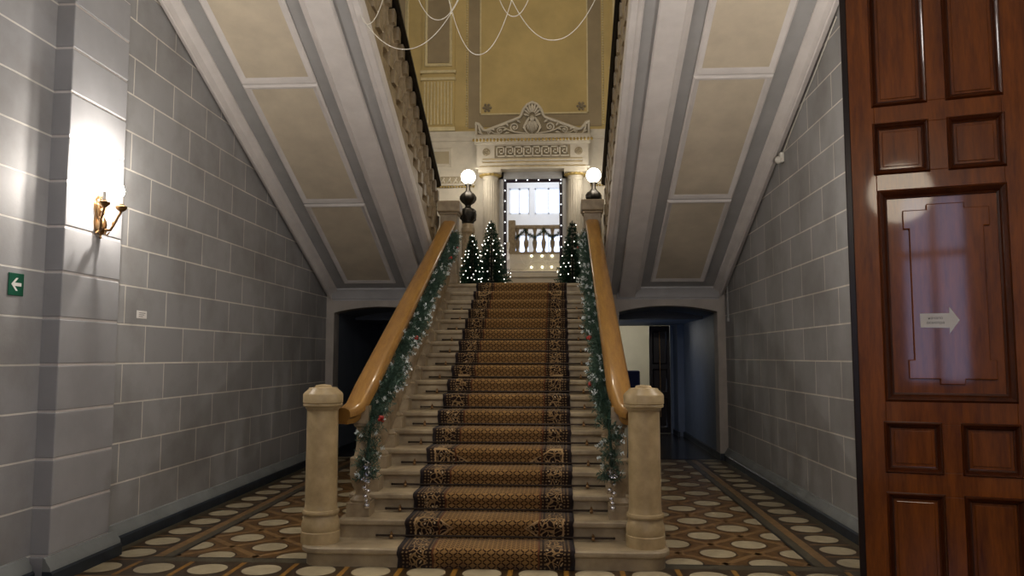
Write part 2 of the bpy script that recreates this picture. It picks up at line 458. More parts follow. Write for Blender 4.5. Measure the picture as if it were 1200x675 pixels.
# ------------------------------------------------------------------ arcade walls under the landing, passages behind
def arc(dl, dr, spring, crown, n=20):
    w = (dr-dl)/2; h = crown-spring; R = (w*w+h*h)/(2*h); c = (dl+dr)/2; a0 = math.asin(w/R)
    return [(c+R*math.sin(a), crown-R+R*math.cos(a)) for a in [-a0+2*a0*k/n for k in range(n+1)]]
for s, nm in ((-1, 'left'), (1, 'right')):
    A = arc(1.53, 3.075, 2.322, 2.418); m = MB()
    ya, yb = 12.70, 13.0
    def wallpiece(poly):
        m.prism(poly, lambda d, z: (X(s, d), ya, z), lambda d, z: (X(s, d), yb, z))
    wallpiece([(1.17, 0), (1.53, 0), (1.53, 2.322), (1.17, 2.322)])
    wallpiece([(3.075, 0), (3.21, 0), (3.21, 2.322), (3.075, 2.322)])
    for p, q in zip(A, A[1:]): wallpiece([p, q, (q[0], 2.62), (p[0], 2.62)])
    wallpiece([(1.17, 2.322), (1.53, 2.322), (1.53, 2.62), (1.17, 2.62)])
    wallpiece([(3.075, 2.322), (3.21, 2.322), (3.21, 2.62), (3.075, 2.62)])
    struct(m, 'wall_arcade_'+nm, MT['arch'])
    # cornice that the soffit dies into
    m = MB(); prof = [(12.72, 2.515), (12.685, 2.515), (12.68, 2.535), (12.66, 2.545), (12.60, 2.66), (12.57, 2.685), (12.57, 2.72), (12.72, 2.72)]
    m.prism(prof, lambda y, z: (X(s, 1.50), y, z), lambda y, z: (X(s, 3.10), y, z)); struct(m, 'trim_arcade_cornice_'+nm, MT['greylight'], smooth=25)
    # black foot of the jambs
    m = MB(); m.box(X(s, 3.065), X(s, 3.2), 12.66, 13.02, 0, .11); struct(m, 'baseboard_arcade_'+nm, MT['plinth'])
    # passage
    m = MB()
    for a, b in zip(A, A[1:]):
        m.prism([a, b, (b[0], 2.6), (a[0], 2.6)], lambda d, z: (X(s, d), 13.0, z), lambda d, z: (X(s, d), 14.2, z))
    m.box(X(s, .9), X(s, 3.3), 14.2, 17.0, 2.27, 2.6)
    struct(m, 'ceiling_passage_'+nm, MT['blue'])
    m = MB(); m.box(X(s, 3.11), X(s, 3.3), 13.0, 17.0, 0, 2.45); m.box(X(s, 2.98), X(s, 3.2), 16.4, 17.0, 0, 2.3)
    m.box(X(s, .8), X(s, 1.17), 13.0, 17.0, 0, 2.6)
    struct(m, 'wall_passage_'+nm, MT['blue'])
    m = MB(); m.box(X(s, 3.07), X(s, 3.12), 13.0, 16.4, 0, .10); m.box(X(s, 2.95), X(s, 3.0), 16.36, 17.0, 0, .1); struct(m, 'baseboard_passage_'+nm, MT['plinth'])
# end wall of the left passage
m = MB(); m.box(X(-1, .8), X(-1, 3.3), 17.0, 17.2, 0, 2.6); struct(m, 'wall_passage_end_left', MT['blue'])
# right passage opens into a lit cream room
m = MB(); m.box(X(1, .8), X(1, 1.3), 17.0, 17.2, 0, 2.6); m.box(X(1, 2.92), X(1, 3.3), 17.0, 17.2, 0, 2.6); m.box(X(1, 1.3), X(1, 2.92), 17.0, 17.2, 2.27, 2.6)
struct(m, 'wall_passage_end_right', MT['blue'])
m = MB(); m.box(-.6, 3.0, 20.4, 20.6, 0, 2.7); m.box(-.7, -.6, 17.2, 20.6, 0, 2.7); m.box(3.0, 3.1, 17.2, 20.6, 0, 2.7); struct(m, 'wall_far_room', MT['roomcream'])
m = MB(); m.box(-.7, 3.1, 17.2, 20.6, 2.6, 2.7); struct(m, 'ceiling_far_room', MT['white'])
d = thing('door_2', 'dark brown half-open passage door beyond the right arch', 'door', (2.33, 17.05, 0)); del d['category']; tag(d, kind='structure')
m = MB(); m.box(1.89, 2.32, 17.02, 17.07, .01, 2.26); m.build('door_leaf', MT['doordark'], d, bevel=.004)
m = MB()
for a, b in ((.12, .75), (.85, 1.35), (1.45, 2.15)):
    m.frame(1.95, 2.26, a, b, .035, lambda u, v, h: (u, 17.02-.018*h, v))
m.build('door_panel_moulding', MT['doordark'], d, smooth=30)
m = MB(); m.lathe([(.012, 0), (.012, 1.75)], 2.105, 16.98, .35, 10); m.ball((2.105, 16.98, 2.12), .022); m.box(2.10, 2.11, 16.98, 17.02, .5, .52); m.box(2.10, 2.11, 16.98, 17.02, 1.98, 2.0); m.build('espagnolette_bolt', MT['brass'], d, smooth=30)
# armchair seen past the newel
c = thing('upholstered_chair', 'dark blue padded chair back beyond the right passage', 'chair', (1.55, 17.95, 0))
m = MB(); m.box(1.25, 1.79, 18.02, 18.12, .5, 1.30); m.build('backrest', MT['bluecloth'], c, bevel=.035)
m = MB(); m.box(1.25, 1.79, 17.6, 18.08, .40, .52); m.build('seat', MT['bluecloth'], c, bevel=.03)
for x in (1.29, 1.75):
    for y in (17.64, 18.06):
        m = MB(); m.lathe([(.018, 0), (.022, .42)], x, y, 0, 10); m.build('leg', MT['black'], c)

# ------------------------------------------------------------------ landing
m = MB(); m.box(X(-1, 1.20), X(1, 1.20), 11.86, 12.72, 2.40, LAND-.02); m.box(WL, WR, 12.72, BACK+.2, 2.60, LAND-.001)
struct(m, 'floor_landing', MT['step'])

# ------------------------------------------------------------------ main stairs
RI, TR, SY = .15, .3324, 6.134
def nose(i): return SY+TR*(i-1)
st = thing('staircase', 'central stone staircase with bullnosed steps rising to the landing', 'stairs', (CX, SY, 0))
SD = 1.20
for i in range(1, 19):
    y = nose(i); z = RI*i; m = MB()
    hd = SD if i > 1 else 1.43
    yb = y+TR+.06 if i < 18 else 11.9
    # tread slab with rounded nosing above a set-back riser
    slab = [(y+.045, z-.05), (y+.012, z-.05), (y+.002, z-.04), (y, z-.025), (y+.002, z-.010), (y+.012, z), (yb, z), (yb, z-.05)]
    cx = CX-.01
    if i > 1:
        m.prism(slab, lambda a, b: (cx-hd, a, b), lambda a, b: (cx+hd, a, b))
        m.prism([(y+.03, z-RI), (y+.03, z-.05), (y+.05, z-.05), (y+.05, z-RI)], lambda a, b: (cx-hd, a, b), lambda a, b: (cx+hd, a, b))
    else:
        # first step is wider, with rounded ends under the newels
        def outline(o):
            pts = []; r = .16
            for k in range(9):
                a = PI+ PI/2*k/8; pts.append((cx-hd+o+r+(r)*math.cos(a), y+o+r+r*math.sin(a)))
            for k in range(9):
                a = 1.5*PI+PI/2*k/8; pts.append((cx+hd-o-r+r*math.cos(a), y+o+r+r*math.sin(a)))
            return pts+[(cx+hd-o, y+.50), (cx-hd+o, y+.50)]
        prof = [(.03, 0), (.03, z-.05), (.012, z-.05), (.002, z-.04), (0, z-.025), (.002, z-.01), (.012, z)]
        rings = [[(px, py, h) for px, py in outline(o)] for o, h in prof]; n = len(rings[0])
        vs = [p for r_ in rings for p in r_]
        fs = [(a*n+k, a*n+(k+1) % n, (a+1)*n+(k+1) % n, (a+1)*n+k) for a in range(len(rings)-1) for k in range(n)]
        fs += [tuple(range(n-1, -1, -1)), tuple((len(rings)-1)*n+k for k in range(n))]
        m.add(vs, fs)
    m.build('step', MT['step'], st, smooth=35)
# solid sides below the steps
for s in (-1, 1):
    m = MB(); pts = [(SY+.55, 0)]+[(nose(i)+.06+o, RI*i-.06+h) for i in range(2, 17) for o, h in ((0, 0), (TR, 0))]+[(12.68, 2.38), (12.68, 0)]
    m.prism([(a, b) for a, b in pts], lambda a, b: (X(s, 1.15), a, b), lambda a, b: (X(s, 1.19), a, b)); m.build('side_wall', MT['greylight'], st)

# ------------------------------------------------------------------ carpet
def carpet():
    x0, x1 = -1.248, .102; pts = []
    pts.append((SY+.016, .003))
    for i in range(1, 19):
        y, z = nose(i), RI*i; e = .012
        pts += [(y+.03-e-.008, z-.075), (y-e*.9, z-.045), (y-e-.003, z-.025), (y-e*.6, z-.003), (y+.008, z+e-.001)]
        if i < 18: pts += [(y+TR+.012, z+e*.75), (y+TR+.018, z+e+.008)]
        else: pts += [(y+.62, z+e*.8)]
    rnd = random.Random(3)
    L = [0]
    for a, b in zip(pts, pts[1:]): L.append(L[-1]+math.hypot(a[0]-b[0], a[1]-b[1]))
    nx = 40; vs = []; uvs = []
    for j, (y, z) in enumerate(pts):
        sway = .004*math.sin(j*1.7)+.003*math.sin(j*.53)
        for k in range(nx+1):
            vs.append((x0+(x1-x0)*k/nx+sway, y, z)); uvs.append(((x1-x0)*k/nx, L[j]))
    fs = [(j*(nx+1)+k, j*(nx+1)+k+1, (j+1)*(nx+1)+k+1, (j+1)*(nx+1)+k) for j in range(len(pts)-1) for k in range(nx)]
    m = MB(); m.add(vs, fs); o = m.build('stair_carpet', MT['carpet'], fix=False, smooth=60)
    uv = o.data.uv_layers.new(name='UVMap')
    for lp in o.data.loops: uv.data[lp.index].uv = uvs[lp.vertex_index]
    sol = o.modifiers.new('thickness', 'SOLIDIFY'); sol.thickness = .008; sol.offset = -1
    return tag(o, 'long brown and black patterned runner carpet laid down the central stairs', 'carpet')
carpet()

# ------------------------------------------------------------------ stair rods
ORD = ['lowest', 'second', 'third', 'fourth', 'fifth', 'sixth', 'seventh', 'eighth', 'ninth', 'tenth', 'eleventh', 'twelfth', 'thirteenth', 'fourteenth', 'fifteenth', 'sixteenth']
def make_rod():
    r = thing('stair_rod', 'x', 'stair rod', (0, 0, 0), 'stair rods holding the runner')
    m = MB(); m.tube([(-1.50, 0, 0), (.40, 0, 0)], .0085, 8); m.ball((-1.50, 0, 0), .011, 8, 5); m.ball((.40, 0, 0), .011, 8, 5); m.build('bar', MT['brassdark'], r, loc=(0, 0, 0), smooth=40)
    for x in (-1.38, .235):
        m = MB(); m.box(-.012, .012, -.004, .012, -.022, .016); m.lathe([(.010, 0), (.011, .006), (.006, .010), (.007, .018), (.001, .022)], 0, -.004, .012, 10)
        m.ball((0, -.016, -.006), .015, 10, 7); o = m.build('bracket', MT['brass'], r, loc=(x, 0, 0), smooth=40)
    return r
rod0 = make_rod()
for i in range(1, 16):
    r = rod0 if i == 1 else copy_tree(rod0)
    r.location = (.02 if i % 3 else .0, nose(i)+TR-.004, RI*i+.028)
    r['label'] = ('lowest dark stair rod across the runner, one step above the hall floor' if i == 1 else
                  ('highest dark stair rod across the runner, nearest the landing' if i == 15 else
                   '%s dark stair rod from the bottom, holding the runner on its step' % ORD[i-1]))

# ------------------------------------------------------------------ newels
def lower_newel(label, x):
    o = thing('newel_post', label, 'newel post', (x, 6.35, RI))
    prof = [(.152, 0), (.152, .085), (.146, .09), (.150, .11), (.150, .14), (.142, .17), (.130, .21), (.128, .215), (.143, .22), (.147, .235), (.143, .25), (.133, .255), (.128, .275), (.126, .30)]
    m = MB(); m.lathe(prof, n=40); m.build('base', MT['stone'], o, loc=(0, 0, 0), smooth=28)
    m = MB(); m.lathe([(.126, .30), (.123, 1.03), (.126, 1.035), (.126, 1.04)], n=40); m.build('shaft', MT['stone'], o, loc=(0, 0, 0), smooth=28)
    m = MB(); m.lathe([(.126, 1.04), (.135, 1.045), (.137, 1.06), (.153, 1.066), (.156, 1.08), (.150, 1.088), (.158, 1.094), (.158, 1.155), (.152, 1.17), (.118, 1.20), (.112, 1.212), (.066, 1.216), (.060, 1.232), (.001, 1.24)], n=40)
    m.build('cap', MT['stone'], o, loc=(0, 0, 0), smooth=28)
    return o
lower_newel('round beige stone newel post at the left foot of the stairs', -1.908)
lower_newel('round beige stone newel post at the right foot of the stairs', .655)
def upper_newel(label, s):
    x = X(s, 1.09); o = thing('landing_pier', label, 'pier', (x, 11.98, LAND))
    m = MB(); m.box(-.13, .13, -.14, .14, 0, 1.08); m.build('shaft', MT['balstone'], o, loc=(0, 0, 0), bevel=.01)
    m = MB(); m.box(-.15, .15, -.16, .16, 0, .14); m.build('base', MT['balstone'], o, loc=(0, 0, 0), bevel=.015)
    m = MB(); m.box(-.15, .15, -.16, .16, 1.06, 1.10); m.box(-.172, .172, -.18, .18, 1.10, 1.27); m.build('cap', MT['balstone'], o, loc=(0, 0, 0), bevel=.018)
upper_newel('square stone pier ending the left handrail on the landing', -1)
upper_newel('square stone pier ending the right handrail on the landing', 1)

# ------------------------------------------------------------------ central balustrades
BAL = [(.086, .11), (.088, .13), (.070, .145), (.050, .165), (.046, .19), (.056, .215), (.080, .27), (.092, .34), (.094, .40), (.088, .44), (.092, .455), (.092, .47), (.060, .485), (.044, .56), (.038, .66), (.045, .72), (.066, .735), (.066, .75), (.05, .76)]
def rz_top(y): return 3.65-.4515*(11.8-y)
def balustrade(s, label):
    o = thing('balustrade', label, 'balustrade', (X(s, 1.075), 6.6, RI))
    sec = [(-.10, -.035), (-.10, .0), (-.085, .022), (-.045, .036), (.045, .036), (.085, .022), (.10, 0), (.10, -.035), (.07, -.055), (.065, -.095), (-.065, -.095), (-.07, -.055)]
    pts = [(X(s, 1.20), 6.47, 1.155), (X(s, 1.165), 6.53, 1.16), (X(s, 1.12), 6.62, 1.205)]
    y = 6.78
    while y < 11.8: pts.append((X(s, 1.085), y, rz_top(y)-.036)); y += .35
    pts.append((X(s, 1.085), 11.84, rz_top(11.84)-.036))
    m = MB(); m.sweep(sec, pts); m.build('handrail', MT['rail'], o, smooth=40)
    first = None
    for i in range(2, 17):
        yc = nose(i)+.19
        if first is None:
            m = MB(); m.box(-.095, .095, -.10, .10, 0, .11); m.lathe(BAL, n=20); m.box(-.07, .07, -.07, .07, .755, .90)
            b = m.build('baluster', MT['balstone'], o, loc=(0, 0, 0), smooth=35); first = b
        else:
            b = first.copy(); COL.objects.link(b); b.parent = o
        b.location = Vector((X(s, 1.075), yc, RI*i))-o.location
    return o
balustrade(-1, 'left oak-railed stone balustrade of the central stairs, with garland')
balustrade(1, 'right oak-railed stone balustrade of the central stairs, with garland')

# ------------------------------------------------------------------ garlands
def needles(mb, c, d, length, n, rnd, ln=.055, w=.004, spread=.75):
    """one sprig: needles around an axis from c along d"""
    d = d.normalized(); a = d.orthogonal().normalized(); b = d.cross(a)
    for k in range(n):
        t_ = k/max(1, n-1); p = c+d*(length*t_); ang = rnd.random()*2*PI
        out = (a*math.cos(ang)+b*math.sin(ang))
        q = (d*(1-spread*.6)+out*spread).normalized(); e = p+q*ln*(1.05-.45*t_)
        sd = q.cross(out.cross(d)+Vector((.01, .02, .03))).normalized()*w
        mb.add([p-sd, p+sd, e+sd*.4, e-sd*.4], [(0, 1, 2, 3)])
def garland(s, label):
    rnd = random.Random(11 if s < 0 else 12)
    path = []
    y = 6.63
    while y < 11.75:
        k = (y-6.63)
        path.append(Vector((X(s, .965+.02*math.sin(y*5)), y, rz_top(y)-.20+.02*math.sin(y*7.3)))); y += .1
    path.insert(0, Vector((X(s, 1.0), 6.58, .86))); path.insert(0, Vector((X(s, 1.0), 6.55, .72)))
    path.insert(0, Vector((X(s, 1.0), 6.54, .62)))
    o = thing('garland', label, 'garland', path[3], 'fir garlands on the stair rails')
    g, t_, w = MB(), MB(), MB()
    w.tube(path, .012, 6)
    for i in range(len(path)-1):
        a, b = path[i], path[i+1]; d = (b-a)
        for q in range(34):
            p = a+d*rnd.random(); ang = rnd.random()*2*PI
            u = d.normalized().orthogonal(); v = d.normalized().cross(u)
            out = u*math.cos(ang)+v*math.sin(ang)-d.normalized()*rnd.uniform(-.2, .5)
            L = rnd.uniform(.06, .125); needles(g, p, out, L, 11, rnd, .05, .0042)
            if rnd.random() < .17:
                e = p+out.normalized()*(L+.012); needles(t_, e-out.normalized()*.02, out, .035, 8, rnd, .026, .0052, .9)
    for i in range(3, len(path), 5):
        if rnd.random() < .45:
            r_ = MB(); c0 = path[i]+Vector((-s*.085, -.03, .0))
            for q in range(4): r_.ball(c0+Vector((rnd.uniform(-.016, .016), rnd.uniform(-.016, .016), rnd.uniform(-.016, .016))), .017, 8, 5)
            tag(r_.build('berry_cluster', MT['berry'], o, smooth=40), 'cluster of red berries')
    w.build('stem', MT['green'], o); g.build('needles', MT['garlandgreen'], o, fix=False)
    tag(t_.build('frosted_tips', MT['tinsel'], o, fix=False), 'frosted white sprig tips');
    # hanging string of silver balls at the foot
    h = thing('silver_ball_string', 'string of silver balls hanging from the foot of the %s garland' % ('left' if s < 0 else 'right'), 'ornament', path[0], 'silver ball strings')
    m = MB(); x, y, z = path[0]; m.tube([(x, y, z+.06), (x-.004, y, z-.1), (x+.004, y, z-.24)], .002, 5)
    m.build('cord', MT['silver'], h)
    for k, (dx, dz, rr) in enumerate(((0.02, .04, .02), (-.02, .0, .02), (.02, -.035, .018), (-.014, -.08, .022), (.02, -.105, .02), (-.004, -.15, .02), (.005, -.185, .017), (.008, -.225, .024))):
        m = MB(); m.ball((x+dx, y-.012, z+dz), rr, 14, 9); m.build('ball', MT['silver'], h, smooth=60)
    for k in range(5):
        m = MB(); c0 = Vector((x+rnd.uniform(-.03, .03), y-.02, z+rnd.uniform(-.02, .1)))
        for a in range(8):
            an = 2*PI*a/8; e = c0+Vector((math.cos(an)*.03, -.008, math.sin(an)*.03)); sd = Vector((-math.sin(an), 0, math.cos(an)))*.006
            m.add([c0-sd*.5, c0+sd*.5, e+sd, e-sd], [(0, 1, 2, 3)])
        m.build('star', MT['silver'], h)
garland(-1, 'frosted fir garland wound along the left handrail of the stairs')
garland(1, 'frosted fir garland wound along the right handrail of the stairs')

# ------------------------------------------------------------------ upper flights (soffits seen from below)
SL = .42
def zs(y): return 2.66+SL*(12.4-y)
def flight(s, label):
    nm = 'left' if s < 0 else 'right'
    o = thing('upper_stair_flight', label, 'stairs', (X(s, 2.2), 12.5, LAND))
    def ext(m, prof, ya, yb):
        m.prism(prof, lambda d, f: (X(s, d), ya, zs(ya)+f), lambda d, f: (X(s, d), yb, zs(yb)+f))
    YA, YB = 5.2, 12.60
    m = MB(); ext(m, [(1.79, .12), (3.02, .12), (3.02, .34), (1.79, .34)], YA, YB); ext(m, [(1.38, .06), (1.54, .06), (1.54, .34), (1.38, .34)], YA, 12.9)
    m.build('soffit', MT['grey'], o)
    m = MB(); ext(m, [(1.53, .36), (1.53, .012), (1.542, 0), (1.775, 0), (1.79, .015), (1.80, .05), (1.83, .075), (1.862, .085), (1.865, .13), (1.865, .36)], YA, 12.95); m.build('beam', MT['white'], o, smooth=30)
    m = MB(); ext(m, [(1.257, .17), (1.257, .015), (1.27, 0), (1.33, 0), (1.338, .018), (1.375, .02), (1.395, .05), (1.395, .17)], YA, 12.95); m.build('string', MT['white'], o, smooth=30)
    m = MB(); ext(m, [(3.0, .14), (3.0, .10), (3.015, .085), (3.04, .08), (3.08, .062), (3.105, .025), (3.11, .0), (3.125, -.004), (3.13, .02), (3.14, .03), (3.19, .06), (3.2, .09), (3.2, .3), (3.0, .3)], YA, 12.72)
    m.build('wall_cove', MT['white'], o, smooth=30)
    # recessed cream panels in white frames
    for ya, yb in ((5.55, 8.09), (8.25, 10.21), (10.39, 12.31)):
        q = MB(); 
        q.prism([(2.06, .112), (2.755, .112), (2.755, .13), (2.06, .13)], lambda d, f: (X(s, d), ya-.01, zs(ya-.01)+f), lambda d, f: (X(s, d), yb+.01, zs(yb+.01)+f))
        p = q.build('panel', MT['cream'], o)
        q = MB(); w = .072
        q.frame(2.0, 2.825, ya-.07, yb+.07, w, lambda d, y, h: (X(s, d), y, zs(y)+.118-.03*h))
        f = q.build('panel_frame', MT['white'], p, loc=(0, 0, 0), smooth=30)
    # stepped top
    pts = []; R0 = 13.1; T = RI/SL
    for i in range(18):
        pts += [(R0-T*i, LAND+RI*i), (R0-T*i, LAND+RI*(i+1))]
    pts += [(R0-T*18, 5.4), (R0-T*18, zs(R0-T*18)+.165), (R0, zs(R0)+.165)]
    m = MB(); m.prism(pts, lambda a, b: (X(s, 1.275), a, b), lambda a, b: (X(s, 3.2), a, b)); m.build('treads', MT['balstone'], o)
    return o
flight(-1, 'left upper stair flight seen from below, cream panels in its sloping soffit')
flight(1, 'right upper stair flight seen from below, cream panels in its sloping soffit')
def upper_balustrade(s, label):
    o = thing('upper_balustrade', label, 'balustrade', (X(s, 1.31), 12.4, LAND))
    top = lambda y: zs(y)+1.47
    sec = [(-.085, -.03), (-.085, .01), (-.05, .035), (.05, .035), (.085, .01), (.085, -.03), (.05, -.06), (-.05, -.06)]
    m = MB(); m.sweep(sec, [(X(s, 1.32), y, top(y)) for y in (12.05, 11, 10, 9, 8, 7.2)]); m.build('handrail', MT['bronze'], o, smooth=40)
    first = None; y = 12.1
    while y > 7.1:
        if first is None:
            m = MB(); m.box(-.075, .075, -.075, .075, 0, .16); m.lathe([(r*.84, h*.9+.05) for r, h in BAL], n=16); m.box(-.06, .06, -.06, .06, .72, .88)
            b = m.build('baluster', MT['balstone'], o, loc=(0, 0, 0), smooth=35); first = b
        else:
            b = first.copy(); COL.objects.link(b); b.parent = o
        b.location = Vector((X(s, 1.345), y, zs(y)+.52))-o.location
        y -= RI/SL*.72
upper_balustrade(-1, 'stone balusters under a dark handrail on the left upper flight')
upper_balustrade(1, 'stone balusters under a dark handrail on the right upper flight')

# ------------------------------------------------------------------ gallery over the entrance, rear walls
m = MB(); m.box(WL, WR, Y0, 5.0, 4.68, 5.39); m.box(X(-1, 3.2), X(-1, 1.26), 5.0, 6.75, 5.2, 5.39); m.box(X(1, 1.26), X(1, 3.2), 5.0, 6.75, 5.2, 5.39)
struct(m, 'ceiling_hall', MT['white'])
m = MB()
m.prism([(5.0, 4.70), (5.06, 4.72), (5.06, 4.80), (5.02, 4.84), (5.02, 5.10), (5.10, 5.18), (5.12, 5.30), (5.12, 5.40), (5.0, 5.40)], lambda y, z: (X(-1, 1.26), y, z), lambda y, z: (X(1, 1.26), y, z))
struct(m, 'trim_gallery_cornice', MT['classic'], smooth=25)
g = thing('gallery_balustrade', 'stone gallery balustrade reflected in the landing mirror', 'balustrade', (CX, 4.85, 5.39))
m = MB(); m.box(CX-1.2, CX+1.2, 4.74, 4.96, 6.40, 6.54); m.build('handrail', MT['balstone'], g, bevel=.02)
m = MB(); m.box(CX-1.2, CX+1.2, 4.76, 4.94, 5.39, 5.52); m.build('base_rail', MT['balstone'], g, bevel=.02)
first = None
for k in range(-3, 4):
    m = MB(); 
    if first is None:
        m.lathe([(.09, 0), (.06, .06), (.05, .12), (.085, .25), (.095, .38), (.06, .5), (.042, .65), (.06, .78), (.08, .86), (.08, .89)], n=18); first = m.build('baluster', MT['balstone'], g, loc=(0, 0, 0), smooth=35); b = first
    else:
        b = first.copy(); COL.objects.link(b); b.parent = g
    b.location = (k*.33, 0, .12)
for s in (-1, 1):
    m = MB(); m.box(X(s, 1.06), X(s, 1.32), 4.7, 5.0, 5.39, 6.72); m.build('pedestal', MT['balstone'], g, bevel=.02)
# garland on the gallery rail
rnd = random.Random(5); o = thing('garland', 'dark fir swag on the gallery balustrade reflected in the mirror', 'garland', (CX, 5.0, 6.3)); mm = MB(); ww = MB(); pth = []
for k in range(61):
    x = -1.05+2.1*k/60; z = 6.35-.28*abs(math.sin(x/.7*PI)); pth.append(Vector((CX+x, 5.02, z)))
    for q in range(8):
        an = rnd.random()*2*PI; needles(mm, pth[-1], Vector((rnd.uniform(-.6, .6), math.cos(an), math.sin(an))), .08, 7, rnd, .05, .006)
ww.tube(pth, .012, 6); ww.build('stem', MT['green'], o); mm.build('needles', MT['green'], o, fix=False)

# rear wall with entrance glazing below and three tall windows above
def rear():
    m = MB(); y0, y1 = Y0-.3, Y0
    # lower: doorway of glass 2.2 wide
    xs = [(-1.9, .7)]
    m.box(WL, .25, y0, y1, 0, 4.7); m.box(1.1, WR, y0, y1, 0, 4.7); m.box(.25, 1.1, y0, y1, 3.7, 4.7)
    # upper: a row of low windows and a row of high ones, sheer curtains drawn over them
    cols = ((-2.35, -1.40), (-1.15, .15), (.40, 1.50)); rows = ((5.6, 7.35), (8.3, 9.55))
    m.box(WL, -2.35, y0, y1, 4.7, 10.7); m.box(1.50, WR, y0, y1, 4.7, 10.7); m.box(-1.40, -1.15, y0, y1, 4.7, 10.7); m.box(.15, .40, y0, y1, 4.7, 10.7)
    for a, b in cols:
        m.box(a, b, y0, y1, 4.7, 5.6); m.box(a, b, y0, y1, 7.35, 8.3); m.box(a, b, y0, y1, 9.55, 10.7)
    struct(m, 'wall_rear', MT['gallerywhite'])
    k = 0
    for a, b in cols:
        for c, d in rows:
            k += 1
            w = MB(); w.box(a, b, y0+.1, y0+.12, c, d); p = struct(w, 'window_%d' % k, MT['daylight'])
            f = MB(); mid = (a+b)/2
            f.box(a, a+.06, y0+.12, y0+.2, c, d); f.box(b-.06, b, y0+.12, y0+.2, c, d); f.box(mid-.035, mid+.035, y0+.12, y0+.2, c, d); f.box(a, b, y0+.12, y0+.2, c, c+.07); f.box(a, b, y0+.12, y0+.2, d-.07, d)
            f.build('window_frame', MT['gallerywhite'], p, loc=(0, 0, 0))
    w = MB(); w.box(.25, 1.1, y0+.1, y0+.12, 1.3, 3.7); p = struct(w, 'window_7', MT['daylow'])
    f = MB(); f.box(.25, 1.1, y0+.08, y0+.2, 0, 1.3)
    for x in (.25, .64, 1.03): f.box(x, x+.07, y0+.1, y0+.2, 1.3, 3.7)
    f.box(.25, 1.1, y0+.1, y0+.2, 2.9, 2.98); f.build('window_frame', MT['doordark'], p, loc=(0, 0, 0))
rear()
m = MB(); m.box(WL-.25, WR+.25, Y0-.3, BACK+.4, 10.7, 10.9); struct(m, 'ceiling', MT['yellow'])
# lintel that the entrance doors hang under
m = MB(); m.box(WL, WR, 3.85, 4.15, 3.80, 4.7); struct(m, 'wall_entrance_lintel', MT['greylight'])

# ------------------------------------------------------------------ rear wall of the landing
BY = BACK
m = MB(); m.box(WL, WR, BY, BY+.3, 6.58, 10.7); struct(m, 'wall_back_upper', MT['yellow'])
m = MB(); m.box(WL, WR, BY, BY+.3, LAND, 6.58); struct(m, 'wall_back_lower', MT['classic'])
def mirrored(fn):
    for s in (-1, 1): fn(s)
# string course between white dado zone and ochre wall
m = MB(); m.prism([(0, 6.40), (.03, 6.42), (.03, 6.48), (.07, 6.53), (.09, 6.58), (.09, 6.61), (0, 6.63)], lambda u, z: (WL, BY-u, z), lambda u, z: (WR, BY-u, z)); struct(m, 'trim_back_cornice', MT['classic'], smooth=25)
# large central ochre panel with its taupe border and bead
m = MB(); pb = BY-.012
m.box(-2.02, -1.75, pb, BY, 6.70, 10.7); m.box(.64, .95, pb, BY, 6.70, 10.7); m.box(-1.75, .64, pb, BY, 6.72, 7.0)
o = struct(m, 'trim_back_panel_border', MT['tan'])
m = MB()
m.box(-1.765, -1.735, BY-.03, BY, 7.0, 10.7); m.box(.625, .655, BY-.03, BY, 7.0, 10.7); m.box(-1.765, .655, BY-.03, BY, 6.99, 7.025)
m.build('inner_fillet', MT['palereed'], o, loc=(0, 0, 0))
m = MB()
for x in (-2.06, .99):
    z = 6.75
    while z < 10.6: m.ball((x, BY-.01, z), .022, 8, 5); z += .06
for k in range(4): 
    pass
m.build('bead_moulding', MT['palereed'], o, loc=(0, 0, 0), smooth=50)
for x in (-1.60, .50):
    m = MB(); m.ball((x, BY-.01, 7.16), .05, 10, 6, (1, .4, 1))
    for k in range(6):
        a = 2*PI*k/6; m.ball((x+.075*math.cos(a), BY-.005, 7.16+.075*math.sin(a)), .034, 8, 5, (1, .4, 1))
    m.build('corner_rosette', MT['relief_ground'], o, loc=(0, 0, 0), smooth=50)
